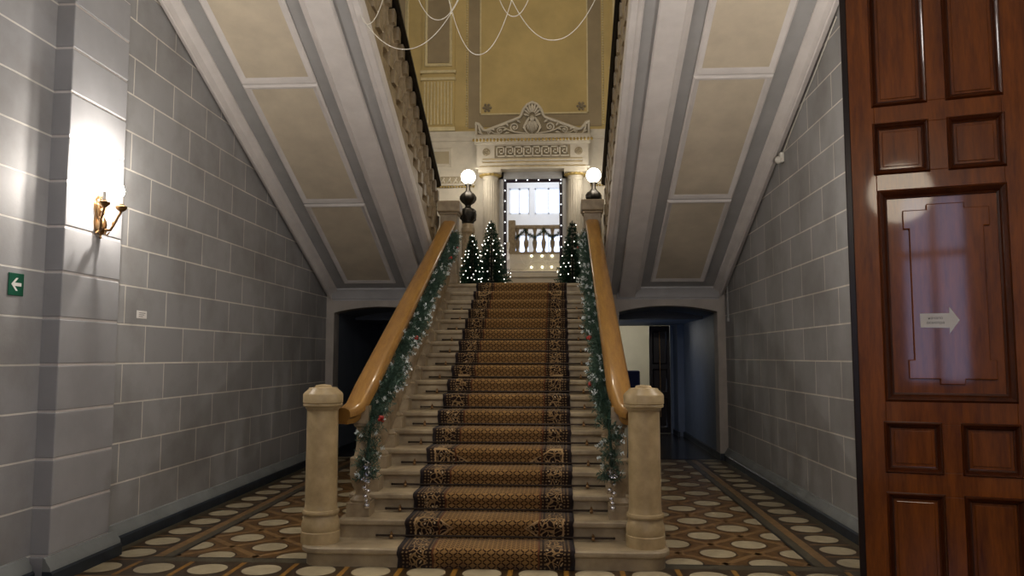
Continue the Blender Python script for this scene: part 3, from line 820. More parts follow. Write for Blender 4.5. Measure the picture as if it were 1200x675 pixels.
# fluted pilaster strips with framed taupe panels above
for s in (-1, 1):
    xa, xb = sorted((X(s, 2.48), X(s, 1.74))); c = (xa+xb)/2
    m = MB(); m.box(xa, xb, BY-.05, BY, 6.63, 10.7); o = struct(m, 'trim_back_pilaster', MT['yellow'])
    m = MB(); n = 9; w = (xb-xa-.06)/n
    for k in range(n):
        x = xa+.03+w*(k+.5); m.prism([(x-w*.30, 6.78), (x+w*.30, 6.78), (x+w*.30, 7.76), (x-w*.30, 7.76)], lambda u, z: (u, BY-.05, z), lambda u, z: (u*.6+x*.4, BY-.085, z))
    m.build('reeds', MT['palereed'], o, loc=(0, 0, 0))
    m = MB(); m.box(xa-.02, xb+.02, BY-.08, BY, 7.80, 7.86); m.box(xa-.02, xb+.02, BY-.08, BY, 6.63, 6.72); m.box(xa-.03, xb+.03, BY-.10, BY, 7.96, 8.02); m.build('band', MT['palereed'], o, loc=(0, 0, 0))
    m = MB(); m.box(xa+.12, xb-.12, BY-.062, BY-.05, 8.2, 10.7); m.build('panel', MT['tan'], o, loc=(0, 0, 0))
    m = MB(); m.frame(xa+.06, xb-.06, 8.12, 10.75, .07, lambda u, v, h: (u, BY-.05-.035*h, v)); m.build('panel_frame', MT['palereed'], o, loc=(0, 0, 0), smooth=30)
    xc, xd = sorted((X(s, 3.17), X(s, 2.80))); m = MB(); m.frame(xc, xd, 6.75, 10.65, .08, lambda u, v, h: (u, BY-.05*h, v)); m.build('corner_panel_frame', MT['palereed'], o, loc=(0, 0, 0), smooth=30)
    m = MB(); m.box(xc+.09, xd-.09, BY-.008, BY, 6.85, 10.6); m.build('corner_panel', MT['tan'], o, loc=(0, 0, 0))
    # framed white panel below the cornice
    xa2, xb2 = sorted((X(s, 2.42), X(s, 1.79)))
    m = MB(); m.frame(xa2, xb2, 5.83, 6.25, .07, lambda u, v, h: (u, BY-.03*h, v)); o = struct(m, 'trim_back_dado_frame', MT['classic'], smooth=30)
    m = MB(); m.box(xa2+.05, xb2-.05, BY-.006, BY, 5.88, 6.20); m.build('panel', MT['dado'], o, loc=(0, 0, 0))
    # low ornamental frieze: leaves above a row of beads
    xa3, xb3 = sorted((X(s, 3.2), X(s, 1.27)))
    m = MB(); m.box(xa3, xb3, BY-.05, BY, 5.60, 5.66); m.box(xa3, xb3, BY-.04, BY, 5.40, 5.44); o = struct(m, 'trim_back_frieze', MT['classic'])
    m = MB(); m.box(xa3, xb3, BY-.012, BY, 5.44, 5.60); m.build('frieze_ground', MT['dado'], o, loc=(0, 0, 0))
    m = MB(); k = 0; x = xa3+.08
    while x < xb3-.05:
        m.tube([(x-.05, BY-.02, 5.46), (x, BY-.035, 5.5), (x+.035, BY-.03, 5.57), (x+.015, BY-.03, 5.59)], [.012, .018, .012, .004], 6)
        m.tube([(x+.05, BY-.02, 5.46), (x+.03, BY-.03, 5.5), (x-.02, BY-.03, 5.56)], [.012, .014, .003], 6); x += .14
    m.build('leaf_ornament', MT['classic'], o, loc=(0, 0, 0), smooth=50)
    m = MB(); x = xa3+.03
    while x < xb3: m.ball((x, BY-.03, 5.37), .026, 8, 5); x += .062
    m.build('bead_row', MT['gilt'], o, loc=(0, 0, 0), smooth=50)

# ------------------------------------------------------------------ aedicule round the mirror
MC = -.575
a = thing('mirror_surround', 'ivory classical surround with pediment and fluted columns round the mirror', 'surround', (MC, BY-.1, LAND))
m = MB(); m.box(MC-1.22, MC+1.22, BY-.42, BY, LAND, 3.36); m.box(MC-.62, MC+.62, BY-.46, BY-.05, 3.30, 3.40); m.build('plinth', MT['classic'], a, bevel=.01)
for s in (-1, 1):
    m = MB(); m.box(MC+s*.72, MC+s*1.21, BY-.10, BY, 3.36, 5.66); m.build('back_panel', MT['classic'], a)
for s in (-1, 1):
    x = MC+s*.93
    def flute(an, h): 
        return 1-.075*abs(math.sin(an*10)) if .12 < h < 2.08 else 1
    m = MB(); hs = [.115]+[.13+1.93*k/10 for k in range(11)]+[2.085]
    m.lathe([(.205, 0), (.205, .05), (.19, .06), (.195, .085), (.18, .1)]+[(.172-.018*(h/2.1), h) for h in hs]+[(.158, 2.09)], x, BY-.22, 3.36, 60, flute)
    p = m.build('column', MT['classic'], a, smooth=30)
    m = MB(); m.lathe([(.158, 2.09), (.165, 2.10), (.165, 2.16), (.175, 2.17), (.225, 2.215), (.23, 2.225)], x, BY-.22, 3.36, 40); m.box(x-.245, x+.245, BY-.46, BY-.02, 5.585, 5.66)
    m.build('capital', MT['classic'], p, loc=(0, 0, 0), smooth=30)
    m = MB(); m.lathe([(.20, 5.525), (.232, 5.54), (.24, 5.556), (.232, 5.572), (.20, 5.585)], x, BY-.22, 0, 96, lambda an, h: 1+.04*math.cos(an*16))
    m.build('egg_moulding', MT['gilt'], p, loc=(0, 0, 0), smooth=50)
# entablature
m = MB(); EB = BY-.44
m.box(MC-1.21, MC+1.21, EB, BY, 5.66, 6.22)
m.box(MC-1.24, MC+1.24, EB-.03, BY, 5.655, 5.70); m.box(MC-1.10, MC+1.10, EB-.03, BY, 5.745, 5.79); m.box(MC-1.10, MC+1.10, EB-.025, BY, 5.84, 5.865)
m.prism([(0, 6.20), (.03, 6.22), (.05, 6.27), (.09, 6.30), (.10, 6.36), (0, 6.37)], lambda u, z: (MC-1.25, EB-u, z), lambda u, z: (MC+1.25, EB-u, z))
m.build('entablature', MT['classic'], a, smooth=25)
m = MB(); m.box(MC-1.08, MC+1.08, EB-.006, EB, 5.865, 5.885); m.box(MC-1.08, MC+1.08, EB-.006, EB, 5.79, 5.815); m.box(MC-1.15, MC+1.15, EB-.006, EB, 5.70, 5.725); m.build('fillet_shade_line', MT['gilt'], a)  # thin darker strips paint shading lines along the entablature fillets
m = MB(); k = -1.27
while k < 1.28: m.ball((MC+k, EB-.10, 6.275), .03, 8, 5, (1, 1, 1.2)); k += .075
m.build('bead_moulding', MT['gilt'], a, smooth=50)
# meander frieze
m = MB(); m.box(MC-.82, MC+.82, EB-.012, EB, 5.90, 6.17); fz = m.build('frieze_panel', MT['relief_ground'], a)
m = MB(); n = 8; w = 1.56/n
for k in range(n):
    x0 = MC-.78+w*k; z0, z1 = 5.935, 6.135; t_ = .026
    def bar(xa, za, xb, zb): m.box(xa-t_/2 if xa == xb else min(xa, xb)-t_/2, xb+t_/2 if xa == xb else max(xa, xb)+t_/2, EB-.03, EB-.01, (za if za != zb else za)-t_/2, zb+t_/2)
    bar(x0+.01, z0, x0+.01, z1); bar(x0+.01, z1, x0+w*.82, z1); bar(x0+w*.82, z0+.06, x0+w*.82, z1); bar(x0+w*.36, z0+.06, x0+w*.82, z0+.06); bar(x0+w*.36, z0+.06, x0+w*.36, z1-.06)
    bar(x0+w*.36, z1-.065, x0+w*.56, z1-.065); bar(x0+.01, z0, x0+w, z0)
m.build('meander', MT['classic'], fz, loc=(0, 0, 0))
for s in (-1, 1):
    m = MB(); x = MC+s*1.0; m.lathe([(.085, 0), (.085, .012), (.07, .02)], 0, 0, 0, 20)
    for k in range(10):
        an = 2*PI*k/10; m.ball((.05*math.cos(an), .05*math.sin(an), .02), .022, 8, 5)
    m.ball((0, 0, .025), .024, 8, 5)
    m.v = [(x+px, EB-pz, 6.035+py) for px, py, pz in m.v]
    m.build('rosette', MT['dado'], a, smooth=40)
# pediment
pz = 6.37; PY = EB-.02
m = MB(); out = [(-1.24, pz), (1.24, pz), (1.24, pz+.33), (1.17, pz+.31), (1.06, pz+.17), (1.0, pz+.16), (.27, pz+.44), (.235, pz+.50), (.19, pz+.62), (.11, pz+.72), (0, pz+.775), (-.11, pz+.72), (-.19, pz+.62), (-.235, pz+.50), (-.27, pz+.44), (-1.0, pz+.16), (-1.06, pz+.17), (-1.17, pz+.31), (-1.24, pz+.33)]
# fan around the inside so the outline may be concave
cpt = (0, pz+.05)
m.prism(out, lambda x, z: (MC+x, PY, z), lambda x, z: (MC+x, PY+.16, z)); m.build('pediment', MT['relief_ground'], a)
m = MB(); rim = out[2:]+[out[2]]
rp = [(MC+x, PY-.01, z) for x, z in out[1:]]+[(MC-1.24, PY-.01, pz), (MC+1.24, PY-.01, pz)]
m.tube([(MC+x, PY-.01, z-.025) for x, z in out[2:]], .034, 8); m.tube([(MC-1.22, PY-.01, pz+.02), (MC+1.22, PY-.01, pz+.02)], .03, 8)
m.tube([(MC+1.22, PY-.01, pz), (MC+1.22, PY-.01, pz+.3)], .025, 8); m.tube([(MC-1.22, PY-.01, pz), (MC-1.22, PY-.01, pz+.3)], .025, 8)
m.build('pediment_moulding', MT['classic'], a, smooth=50)
m = MB()
def scroll(cx_, cz, r0, turns, dirn, th=.016, start=0.0):
    pts = []; rr = []
    for k in range(int(26*turns)+1):
        q = k/(26*turns); an = start+dirn*2*PI*turns*q; r_ = r0*(1-.85*q); pts.append((MC+cx_+r_*math.cos(an), PY-.02, cz+r_*math.sin(an))); rr.append(th*(1-.3*q))
    m.tube(pts, rr, 6); m.ball((MC+cx_, PY-.02, cz), th*1.3, 8, 5)
for s in (-1, 1):
    scroll(s*.38, pz+.20, .10, 1.6, s, .018, -PI/2)
    scroll(s*.70, pz+.125, .068, 1.5, -s, .015, PI/2)
    scroll(s*.93, pz+.095, .042, 1.3, s, .012, -PI/2)
    m.tube([(MC+s*.12, PY-.02, pz+.05), (MC+s*.25, PY-.02, pz+.07), (MC+s*.38, PY-.02, pz+.09), (MC+s*.52, PY-.02, pz+.14), (MC+s*.62, PY-.02, pz+.2), (MC+s*.7, PY-.02, pz+.195)], [.02, .02, .018, .016, .014, .012], 6)
    m.tube([(MC+s*.7, PY-.02, pz+.06), (MC+s*.82, PY-.02, pz+.065), (MC+s*.93, PY-.02, pz+.14)], [.014, .013, .01], 6)
    for (lx, lz, ax, az, L) in ((.52, .22, .6, .9, .11), (.55, .16, 1, -.5, .1), (.82, .13, .7, .8, .09), (1.1, .06, .5, 1, .16), (1.13, .12, .3, 1, .14), (1.08, .05, 1, .6, .12), (.5, .08, 1, -.2, .12), (.26, .30, .7, .5, .1)):
        n_ = math.hypot(ax, az); m.tube([(MC+s*lx, PY-.02, pz+lz), (MC+s*(lx+ax/n_*L*.5), PY-.035, pz+lz+az/n_*L*.5), (MC+s*(lx+ax/n_*L), PY-.02, pz+lz+az/n_*L)], [.012, .026, .004], 6)
m.build('scroll_relief', MT['classic'], a, smooth=50)
m = MB()
for k in range(9):      # palmette
    an = PI*(.08+.84*k/8); L = .25+.05*math.sin(an)
    p0 = Vector((MC, PY-.03, pz+.42)); dv = Vector((math.cos(an)*.72, 0, math.sin(an)))
    m.tube([p0+dv*.1, p0+dv*L*.75, p0+dv*L], [.012, .028, .012], 8)
# bearded mask
m.ball((MC, PY-.05, pz+.37), .06, 16, 10, (.9, .9, 1.15))
m.ball((MC, PY-.108, pz+.365), .012, 8, 6, (1, 1, 2.0))
for s in (-1, 1):
    m.ball((MC+s*.024, PY-.10, pz+.39), .012, 8, 5, (1.4, .8, .7))
    for k in range(6):
        x = .03+.026*k; m.tube([(MC+s*(.06+.008*k), PY-.06, pz+.40-.025*k), (MC+s*(.12+.014*k), PY-.05, pz+.33-.03*k), (MC+s*(.15-.012*k+.03), PY-.03, pz+.22-.03*k), (MC+s*(.17-.03*k+.02), PY-.02, pz+.15-.025*k)], [.016, .016, .012, .004], 6)
for k in range(-3, 4): m.tube([(MC+k*.018, PY-.08, pz+.31), (MC+k*.036, PY-.06, pz+.20), (MC+k*.03, PY-.03, pz+.05+abs(k)*.028)], [.011, .013, .004], 6)
m.ball((MC, PY-.105, pz+.30), .016, 8, 5, (1.6, .6, .5))
m.build('mask_and_palmette', MT['classic'], a, smooth=50)
# grey architrave around the mirror
m = MB(); m.box(MC-.73, MC-.645, BY-.16, BY, 3.38, 5.66); m.box(MC+.645, MC+.73, BY-.16, BY, 3.38, 5.66); m.box(MC-.73, MC+.73, BY-.16, BY, 5.50, 5.66); m.build('architrave', MT['grey'], a)

# mirror and the lights round it
mi = thing('mirror', 'tall mirror in a dark frame on the landing wall reflecting bright windows', 'mirror', (MC, BY-.1, 3.40))
m = MB(); m.box(MC-.60, MC+.60, BY-.075, BY-.06, 3.42, 5.45); m.build('mirror_glass', MT['mirror'], mi)
m = MB(); m.frame(MC-.645, MC+.645, 3.39, 5.50, .075, lambda u, v, h: (u, BY-.06-.05*h, v)); m.build('frame', MT['mirrorframe'], mi, smooth=30)
sl = thing('string_lights', 'string of small white lights pinned round the mirror frame', 'string lights', (MC, BY-.12, 5.48))
pos = [(MC-.61+.245*k-.04*0, 5.475) for k in range(6)]+[(MC-.615, 5.25-.235*k) for k in range(7)]+[(MC+.615, 5.40-.235*k) for k in range(7)]
m = MB(); path = [(MC-.615, BY-.115, 3.7), (MC-.615, BY-.115, 5.475), (MC+.615, BY-.115, 5.475), (MC+.615, BY-.115, 3.8)]; m.tube(path, .004, 5); m.build('cable', MT['black'], sl)
led = MB(); led.ball((0, 0, 0), .0135, 8, 6); l0 = None
for x, z in pos:
    if l0 is None: l0 = led.build('light_bulb', MT['led'], sl, loc=(0, 0, 0)); b = l0
    else:
        b = l0.copy(); COL.objects.link(b); b.parent = sl
    b.location = Vector((x, BY-.13, z))-sl.location
# little warm lamps along the gallery front (seen in the mirror)
gl = thing('gallery_lights', 'warm little lamps in two rows on the gallery front, reflected in the mirror', 'lights', (CX, 5.13, 4.9))
l1 = None
for z, xs_ in ((5.34, (-.45, -.05, .32)), (4.92, (-.45, -.05, .30, .68))):
    for x in xs_:
        if l1 is None:
            mb_ = MB(); mb_.ball((0, 0, 0), .036, 10, 8); l1 = mb_.build('lamp', MT['ledwarm'], gl, loc=(0, 0, 0)); b = l1
        else:
            b = l1.copy(); COL.objects.link(b); b.parent = gl
        b.location = (x, .02, z-4.9)

# ------------------------------------------------------------------ globe lamps on the landing
def globe_lamp(s, label):
    x = CX+s*1.325-.01; o = thing('globe_lamp', label, 'lamp', (x, 16.5, LAND), 'globe lamps on columns')
    def fl(an, h): return 1-.06*abs(math.sin(an*7)) if .3 < h < 1.5 else 1
    m = MB(); m.box(-.2, .2, -.2, .2, 0, .16); m.lathe([(.18, .16), (.17, .22), (.145, .26)]+[(.138-.01*k/8, .31+1.17*k/8) for k in range(9)]+[(.13, 1.5), (.145, 1.52), (.145, 1.60), (.13, 1.62), (.12, 1.70)], n=48, mod=fl); m.build('column', MT['balstone'], o, loc=(0, 0, 0), smooth=30)
    m = MB(); m.lathe([(.10, 1.70), (.13, 1.72), (.135, 1.78), (.155, 1.82), (.165, 1.90), (.16, 1.99), (.135, 2.02), (.08, 2.04), (.06, 2.08), (.07, 2.11), (.12, 2.15), (.165, 2.22), (.165, 2.28), (.13, 2.34), (.08, 2.38), (.05, 2.42), (.045, 2.50), (.07, 2.53), (.075, 2.56), (.03, 2.57)], n=24, mod=lambda an, h: 1+.10*math.sin(an*6)*(1 if 1.8 < h < 2.0 or 2.13 < h < 2.35 else 0))
    for k in range(4):
        an = PI/4+k*PI/2; m.tube([(.10*math.cos(an), .10*math.sin(an), 1.98), (.20*math.cos(an), .20*math.sin(an), 1.93), (.19*math.cos(an), .19*math.sin(an), 1.80), (.13*math.cos(an), .13*math.sin(an), 1.75)], [.02, .028, .024, .012], 7)
    m.build('urn', MT['bronze'], o, loc=(0, 0, 0), smooth=50)
    m = MB(); m.ball((0, 0, 2.71), .152, 28, 18); m.build('globe', MT['globe'], o, loc=(0, 0, 0), smooth=80)
    return o
globe_lamp(-1, 'glowing globe lamp on the fluted column left of the mirror')
globe_lamp(1, 'glowing globe lamp on the fluted column right of the mirror')

# ------------------------------------------------------------------ fir trees with lights
def tree(label, x, y, h, r, nl, seed):
    rnd = random.Random(seed); o = thing('fir_tree', label, 'christmas tree', (x, y, LAND), 'lit fir trees on the landing')
    m = MB(); m.lathe([(.10, 0), (.11, .02), (.08, .11), (.02, .12)], n=16); m.build('pot', MT['black'], o, loc=(0, 0, 0), smooth=40)
    m = MB(); m.lathe([(.018, .1), (.006, h)], n=8); m.build('trunk', MT['bronze'], o, loc=(0, 0, 0))
    g = MB(); tips = []
    lev = int(h/.055)
    for i in range(lev):
        z = .06+(h-.10)*i/lev; q = 1-(z/h); R = r*(q**.9)*(1+.08*math.sin(i*2.1))+.02
        nb = max(5, int(19*q+4))
        for k in range(nb):
            an = 2*PI*(k+rnd.random()*.6)/nb+i*1.3; L = R*rnd.uniform(.82, 1.06)
            dv = Vector((math.cos(an), math.sin(an), -.16+.35*(1-q))); c0 = Vector((0, 0, z+.04))
            needles(g, c0+dv*L*.12, dv, L*.85, int(18+26*q), rnd, .05, .0052, .8)
            tips.append(c0+dv*L*.97)
    needles(g, Vector((0, 0, h-.10)), Vector((0, 0, 1)), .12, 26, rnd, .035, .004, .6)
    g.build('needles', MT['green'], o, loc=(0, 0, 0), fix=False)
    mb_ = MB(); mb_.ball((0, 0, 0), .0085, 8, 6); first = None
    front = [p for p in tips if p.y < .05]; rnd.shuffle(front)
    for p in front[:nl]:
        if first is None: first = mb_.build('light_bulb', MT['ledtree'], o, loc=(0, 0, 0)); b = first
        else:
            b = first.copy(); COL.objects.link(b); b.parent = o
        b.location = p*1.04
MT['ledtree'] = emit('tree_light_glow', (1, .97, .86), 3.2)
tree('taller fir tree with white lights left of the mirror', -1.085, 12.55, 1.06, .33, 46, 1)
tree('smallest fir tree with white lights, far left on the landing', -1.38, 12.42, .83, .24, 36, 2)
tree('fir tree with white lights right of the mirror', .205, 12.5, 1.04, .28, 27, 3)

# ------------------------------------------------------------------ wall sconces
def sconce():
    o = thing('wall_sconce', 'brass two-armed candle sconce glowing on the left wall pilaster', 'sconce', (WL+.14, 6.0, 2.65), 'candle sconces')
    m = MB()
    m.lathe([(.001, -.115), (.012, -.105), (.008, -.085), (.026, -.07), (.04, -.035), (.045, 0), (.036, .035), (.02, .06), (.012, .07)], .035, 0, 0, 18); m.build('hub', MT['brass'], o, loc=(0, 0, 0), smooth=40)
    m = MB()
    m.prism([(-.03, -.06), (.03, -.06), (.05, .02), (.035, .08), (.06, .15), (.045, .20), (.0, .235), (-.045, .20), (-.06, .15), (-.035, .08), (-.05, .02)], lambda u, z: (0, u, z), lambda u, z: (.015, u*.8, z))
    for sg in (-1, 1):
        m.tube([(.015, 0, .04), (.03, sg*.03, .10), (.03, sg*.05, .15), (.025, sg*.035, .19), (.02, sg*.015, .17)], [.01, .014, .012, .009, .005], 7)
        m.tube([(.015, sg*.01, .16), (.03, sg*.02, .21), (.02, sg*.005, .245)], [.012, .010, .004], 7)
    m.ball((.03, 0, .11), .022, 10, 6); m.ball((.025, 0, .225), .016, 8, 5)
    m.build('backplate', MT['brass'], o, loc=(0, 0, 0), smooth=40)
    for sg in (-1, 1):
        cx_, cy_ = (.17, -.195) if sg < 0 else (.195, .0)
        tx, ty = cx_/.245, cy_/.13
        m = MB(); P = [(.04, 0, -.01), (.09, .03, -.045), (.14, .075, -.045), (.175, .10, .0), (.205, .115, .045), (.235, .125, .085), (.245, .13, .115)]
        P = [(x*tx if i else x, y*ty, z) for i, (x, y, z) in enumerate(P)]
        m.tube(P, [.013, .012, .011, .010, .010, .009, .012], 9)
        m.tube([(.10*tx, .035*ty, -.045), (.085*tx, .06*ty, -.075), (.11*tx, .085*ty, -.085), (.125*tx, .075*ty+.012, -.06)], [.008, .009, .008, .005], 7)
        m.tube([(.165*tx, .09*ty, -.015), (.15*tx, .115*ty+.02, .02), (.17*tx, .13*ty+.03, .03)], [.008, .009, .004], 7)
        arm = m.build('arm', MT['brass'], o, loc=(0, 0, 0), smooth=50)
        m = MB(); m.lathe([(.012, .10), (.03, .112), (.042, .128), (.044, .142), (.030, .150), (.018, .153), (.018, .16)], cx_, cy_, 0, 18); m.build('cup', MT['brass'], arm, loc=(0, 0, 0), smooth=40)
        m = MB(); m.lathe([(.014, .155), (.014, .225), (.008, .228)], cx_, cy_, 0, 14); m.build('candle_sleeve', MT['paper'], arm, loc=(0, 0, 0), smooth=40)
        m = MB(); m.lathe([(.010, .226), (.019, .245), (.021, .262), (.014, .288), (.002, .315)], cx_, cy_, 0, 14); m.build('candle_bulb', MT['bulb_warm'], arm, loc=(0, 0, 0), smooth=60)
    return o
s0 = sconce()
s1 = copy_tree(s0); s1.location = (WR-.14, 6.0, 2.65); s1.rotation_euler = (0, 0, PI); s1['label'] = 'brass two-armed candle sconce on the right wall pilaster behind the open door'

# ------------------------------------------------------------------ entrance door leaf
def door():
    P0 = Vector((1.605, 4.312, 0)); ang = math.atan2(-.302, .953)
    o = bpy.data.objects.new('door_1', None); COL.objects.link(o); o.location = P0; o.rotation_euler = (0, 0, ang)
    tag(o, 'tall varnished dark wood door leaf with carved panels standing open at right', kind='structure')
    U0, U1, H = -.04, .815, 3.78
    rows = [(.26, .905, 2), (1.025, 1.265, 2), (1.39, 2.48, 1), (2.585, 2.845, 2), (2.955, 3.62, 2)]
    c2 = [(.092, .338), (.445, .685)]; c1 = [(.105, .68)]
    zl = (0, 0, 0)
    # stiles and rails around the panel openings
    m = MB(); T0, T1 = -.006, .062
    zed = [0.012]+[z for a_, b_, _ in rows for z in (a_, b_)]+[H]
    m.box(U0, c2[0][0], T0, T1, .012, H); m.box(c2[1][1], U1, T0, T1, .012, H)
    for k in range(0, len(zed), 2): m.box(c2[0][0], c2[1][1], T0, T1, zed[k], zed[k+1])
    for a_, b_, n_ in rows:
        if n_ == 2: m.box(c2[0][1], c2[1][0], T0, T1, a_, b_)
        else:
            m.box(c2[0][0], c1[0][0], T0, T1, a_, b_); m.box(c1[0][1], c2[1][1], T0, T1, a_, b_)
    m.build('stiles_and_rails', MT['door'], o, loc=zl, bevel=.003)
    m = MB(); m.box(U0-.012, U0+.004, .0, .05, .012, H); m.box(U0-.02, U0+.012, -.014, .012, .012, H); m.build('meeting_strip', MT['doordark'], o, loc=zl, bevel=.004)
    for a_, b_, n_ in rows:
        for u0, u1 in (c2 if n_ == 2 else c1):
            q = MB(); q.box(u0-.004, u1+.004, .022, .045, a_-.004, b_+.004); pn = q.build('panel', MT['door'], o, loc=zl)
            q = MB(); w = .034 if n_ == 2 else .046
            q.frame(u0-.012, u1+.012, a_-.012, b_+.012, w, lambda u, v, h: (u, .022-.046*h, v)); q.build('panel_moulding', MT['doormould'], pn, loc=zl, smooth=30)
            if n_ == 2:
                q = MB(); i = .052
                q.prism([(u0+i-.016, a_+i-.016), (u1-i+.016, a_+i-.016), (u1-i+.016, b_-i+.016), (u0+i-.016, b_-i+.016)], lambda u, v: (u, .022, v), lambda u, v: (u, .016, v)); q.build('raised_field', MT['door'], pn, loc=zl, bevel=.004)
            else:
                # large raised field with stepped corners
                L, R, B_, T_ = .222, .598, 1.495, 2.378; k = .045
                B_ -= .0
                poly = [(L-.012, B_), (L+.13, B_), (L+.13, B_-.028), (R-.13, B_-.028), (R-.13, B_), (R+.012, B_), (R+.012, B_+.10), (R-.016, B_+.10), (R-.016, T_-.10), (R+.012, T_-.10), (R+.012, T_), (R-.10, T_), (R-.10, T_+.028), (L+.10, T_+.028), (L+.10, T_), (L-.012, T_), (L-.012, T_-.10), (L+.016, T_-.10), (L+.016, B_+.10), (L-.012, B_+.10)]
                q = MB(); q.prism(poly, lambda u, v: (u, .024, v), lambda u, v: (u, .004, v)); q.build('raised_field', MT['door'], pn, loc=zl, bevel=.005)
    # paper arrow
    pa = thing('paper_arrow', 'white paper arrow sign pointing right, taped on the dark door', 'sign', o.matrix_basis @ Vector((.36, .0025, 1.797)), None, ang)
    m = MB(); poly = [(-.088, -.036), (.046, -.040), (.044, -.070), (.092, .0), (.048, .068), (.046, .036), (-.088, .036)]
    m.prism(poly, lambda u, v: (u, 0, v), lambda u, v: (u, -.0012, v)); m.build('paper', MT['paper'], pa, loc=(0, 0, 0))
    for k, (tx, zz) in enumerate((('начало', .006), ('осмотра', -.018))):
        cu = bpy.data.curves.new('lettering', 'FONT'); cu.body = tx; cu.size = .020; cu.align_x = 'CENTER'; cu.extrude = .0002
        tmp = bpy.data.objects.new('lettering', cu); COL.objects.link(tmp)
        dg = bpy.context.evaluated_depsgraph_get(); me = bpy.data.meshes.new_from_object(tmp.evaluated_get(dg))
        bpy.data.objects.remove(tmp); me.materials.clear(); me.materials.append(MT['ink'])
        ob = bpy.data.objects.new('lettering', me); COL.objects.link(ob); ob.parent = pa; ob.location = (-.018, -.0018, zz); ob.rotation_euler = (PI/2, 0, 0)
MT['doormould'] = wood('dark_varnished_moulding', '2e1305', '642f0e', (7, 7, 1.2), .3, .5)
door()

# ------------------------------------------------------------------ small wall things
sg = thing('exit_sign', 'green exit direction sign with a white left arrow on the left wall', 'sign', (WL, 5.297, 2.113))
m = MB(); m.box(0, .006, -.079, .079, -.079, .079); m.build('plate', MT['signgreen'], sg, loc=(0, 0, 0), bevel=.003)
m = MB(); P = lambda u, v: (.0062, u, v); Q = lambda u, v: (.0072, u, v)
m.prism([(-.052, 0), (-.004, .045), (.018, .045), (-.016, .012), (.052, .012), (.052, -.012), (-.016, -.012), (.018, -.045), (-.004, -.045)], P, Q); m.build('arrow', MT['paper'], sg, loc=(0, 0, 0))
nt = thing('wall_notice', 'small white printed label stuck on the left block wall', 'notice', (WL, 6.985, 1.99))
m = MB(); m.box(0, .003, -.085, .085, -.035, .035); m.build('paper', MT['paper'], nt, loc=(0, 0, 0))
m = MB()
for k in range(3): m.box(.003, .0036, -.05, .06-.02*k, .012-.016*k, .017-.016*k)
m.build('print_lines', MT['ink'], nt, loc=(0, 0, 0))
se = thing('motion_sensor', 'small white sensor box high on the right block wall under the cove', 'sensor', (WR, 9.25, 3.92))
m = MB(); m.box(-.05, 0, -.045, .045, -.06, .06); m.build('housing', MT['plastic'], se, loc=(0, 0, 0), bevel=.015)
m = MB(); m.ball((-.06, -.01, -.03), .045, 14, 8); m.build('lens', MT['plastic'], se, loc=(0, 0, 0), smooth=60)
m = MB(); m.tube([(WR-.010, 9.20, 3.975), (WR-.010, 8.95, 4.10), (WR-.010, 8.05, 4.47), (WR-.010, 7.35, 4.78)], .007, 6); tag(m.build('cable', MT['plastic'], None), 'thin white cable rising along the right block wall from the sensor box', 'cable')
cd = thing('conduit', 'short vertical cable conduit ending in a small box beside the right arch', 'conduit', (WR, 12.45, 2.2))
m = MB(); m.tube([(-.012, 0, 0), (-.012, 0, .50)], .012, 8); m.build('pipe', MT['grey'], cd, loc=(0, 0, 0))
m = MB(); m.box(-.03, 0, -.035, .035, -.05, .0); m.build('box', MT['grey'], cd, loc=(0, 0, 0), bevel=.006)

# ------------------------------------------------------------------ bead strings hung across the well
Yb = 7.2; ZB = 5.14
wr = thing('hanging_wire', 'thin wire stretched between the upper balustrades carrying bead strings', 'wire', (CX, Yb, ZB))
m = MB(); m.tube([(X(-1, 1.30), Yb, ZB), (X(1, 1.30), Yb, ZB)], .003, 5); m.build('strand', MT['beads'], wr)
def px2(x, y):   # metres on the plane of the wire
    return Vector(((x-656)/930*Yb*1.001, Yb, 1.611+(418-y)/932*Yb))
for lab, pts in (('white bead string swagged across the left of the stairwell', (395, 470, 545, 44)),
                 ('white bead string in the deep middle swag above the mirror', (518, 559, 606, 53)),
                 ('white bead string swagged across the right of the stairwell', (590, 650, 712, 37)),
                 ('short white bead string swagged left of the deep middle one', (478, 510, 542, 8)),
                 ('short white bead string swagged right of the deep middle one', (578, 602, 628, 6)),
                 ('white bead string end drooping beside the left upper balustrade', (405, 423, 446, 11))):
    a_, b_, c_, yl = pts; A_, C_ = px2(a_, -38), px2(c_, -38); Lw = px2(b_, yl)
    pl = []
    for k in range(33):
        q = k/32; x = A_.x+(C_.x-A_.x)*q
        ca = (x-Lw.x)/((C_.x if x > Lw.x else A_.x)-Lw.x); pl.append((x, Yb-.005, Lw.z+(ZB-Lw.z)*abs(ca)**2.1))
    o = thing('bead_string', lab, 'bead string', pl[0], 'white bead strings across the stairwell')
    m = MB(); m.tube(pl, .0042, 6); m.build('strand', MT['beads'], o, smooth=60)

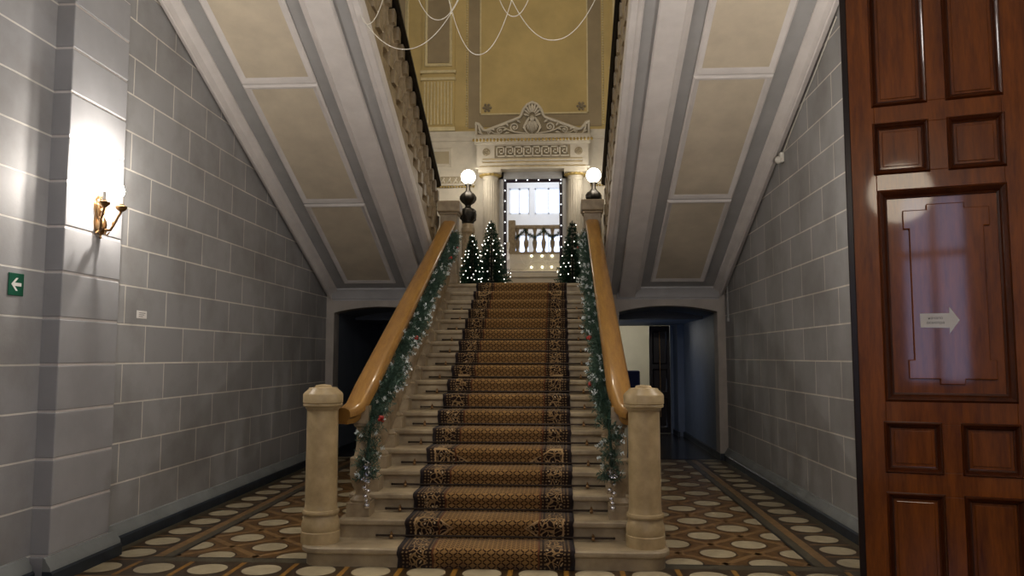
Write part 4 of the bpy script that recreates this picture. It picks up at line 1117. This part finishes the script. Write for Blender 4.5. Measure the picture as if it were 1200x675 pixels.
# ------------------------------------------------------------------ light
def lamp(name, kind, loc, energy, col, size=.1, rot=None, sy=None):
    l = bpy.data.lights.new(name, kind); l.energy = energy; l.color = col
    if kind == 'POINT': l.shadow_soft_size = size
    if kind == 'AREA':
        l.size = size
        if sy: l.shape = 'RECTANGLE'; l.size_y = sy
    o = bpy.data.objects.new(name, l); COL.objects.link(o); o.location = loc
    if rot: o.rotation_euler = rot
    return o
for s, xw in ((-1, WL+.14), (1, WR-.14)):
    for dx, dy, en in ((.17, -.195, 9), (.195, 0, 62)): lamp('sconce_light', 'POINT', (xw-s*dx, 6.0+(dy if s < 0 else -dy), 2.98), en, (1, .91, .82), .03)
for s in (-1, 1): lamp('globe_light', 'POINT', (CX+s*1.325-.01, 16.3, LAND+2.71-.2), 14, (1, .9, .76), .15)
lamp('hall_soffit_fill', 'POINT', (CX, 4.9, 4.25), 60, (1, .95, .9), .2)  # unseen fill without a fixture, added to brighten the soffits
lamp('unseen_vestibule_light', 'POINT', (1.2, 1.5, 3.0), 32, (1, .86, .66), .25)
lamp('unseen_vestibule_light', 'POINT', (-1.9, 1.0, 3.2), 34, (1, .93, .84), .2)  # added fill from the camera side, lifts the left pilaster's front face
lamp('gallery_light', 'POINT', (CX, .6, 9.6), 320, (.68, .78, 1), .3)  # added cool fill, brightens the rear gallery wall reflected in the mirror
lamp('upper_chandelier_light', 'POINT', (CX, 10.5, 9.3), 280, (1, .9, .77), .4)
lamp('far_room_light', 'POINT', (1.2, 18.8, 2.3), 26, (1, .95, .85), .2)
lamp('passage_daylight', 'AREA', (1.0, 14.6, 1.3), 2.6, (.5, .66, 1), .8, (PI/2, 0, -PI/4))
w = bpy.data.worlds.new('world'); SC.world = w; w.use_nodes = True
w.node_tree.nodes['Background'].inputs[0].default_value = (.6, .7, .85, 1); w.node_tree.nodes['Background'].inputs[1].default_value = .3

vs = SC.view_settings; vs.view_transform = 'Standard'; vs.look = 'None'; vs.gamma = 1; vs.use_curve_mapping = False; vs.exposure = 0
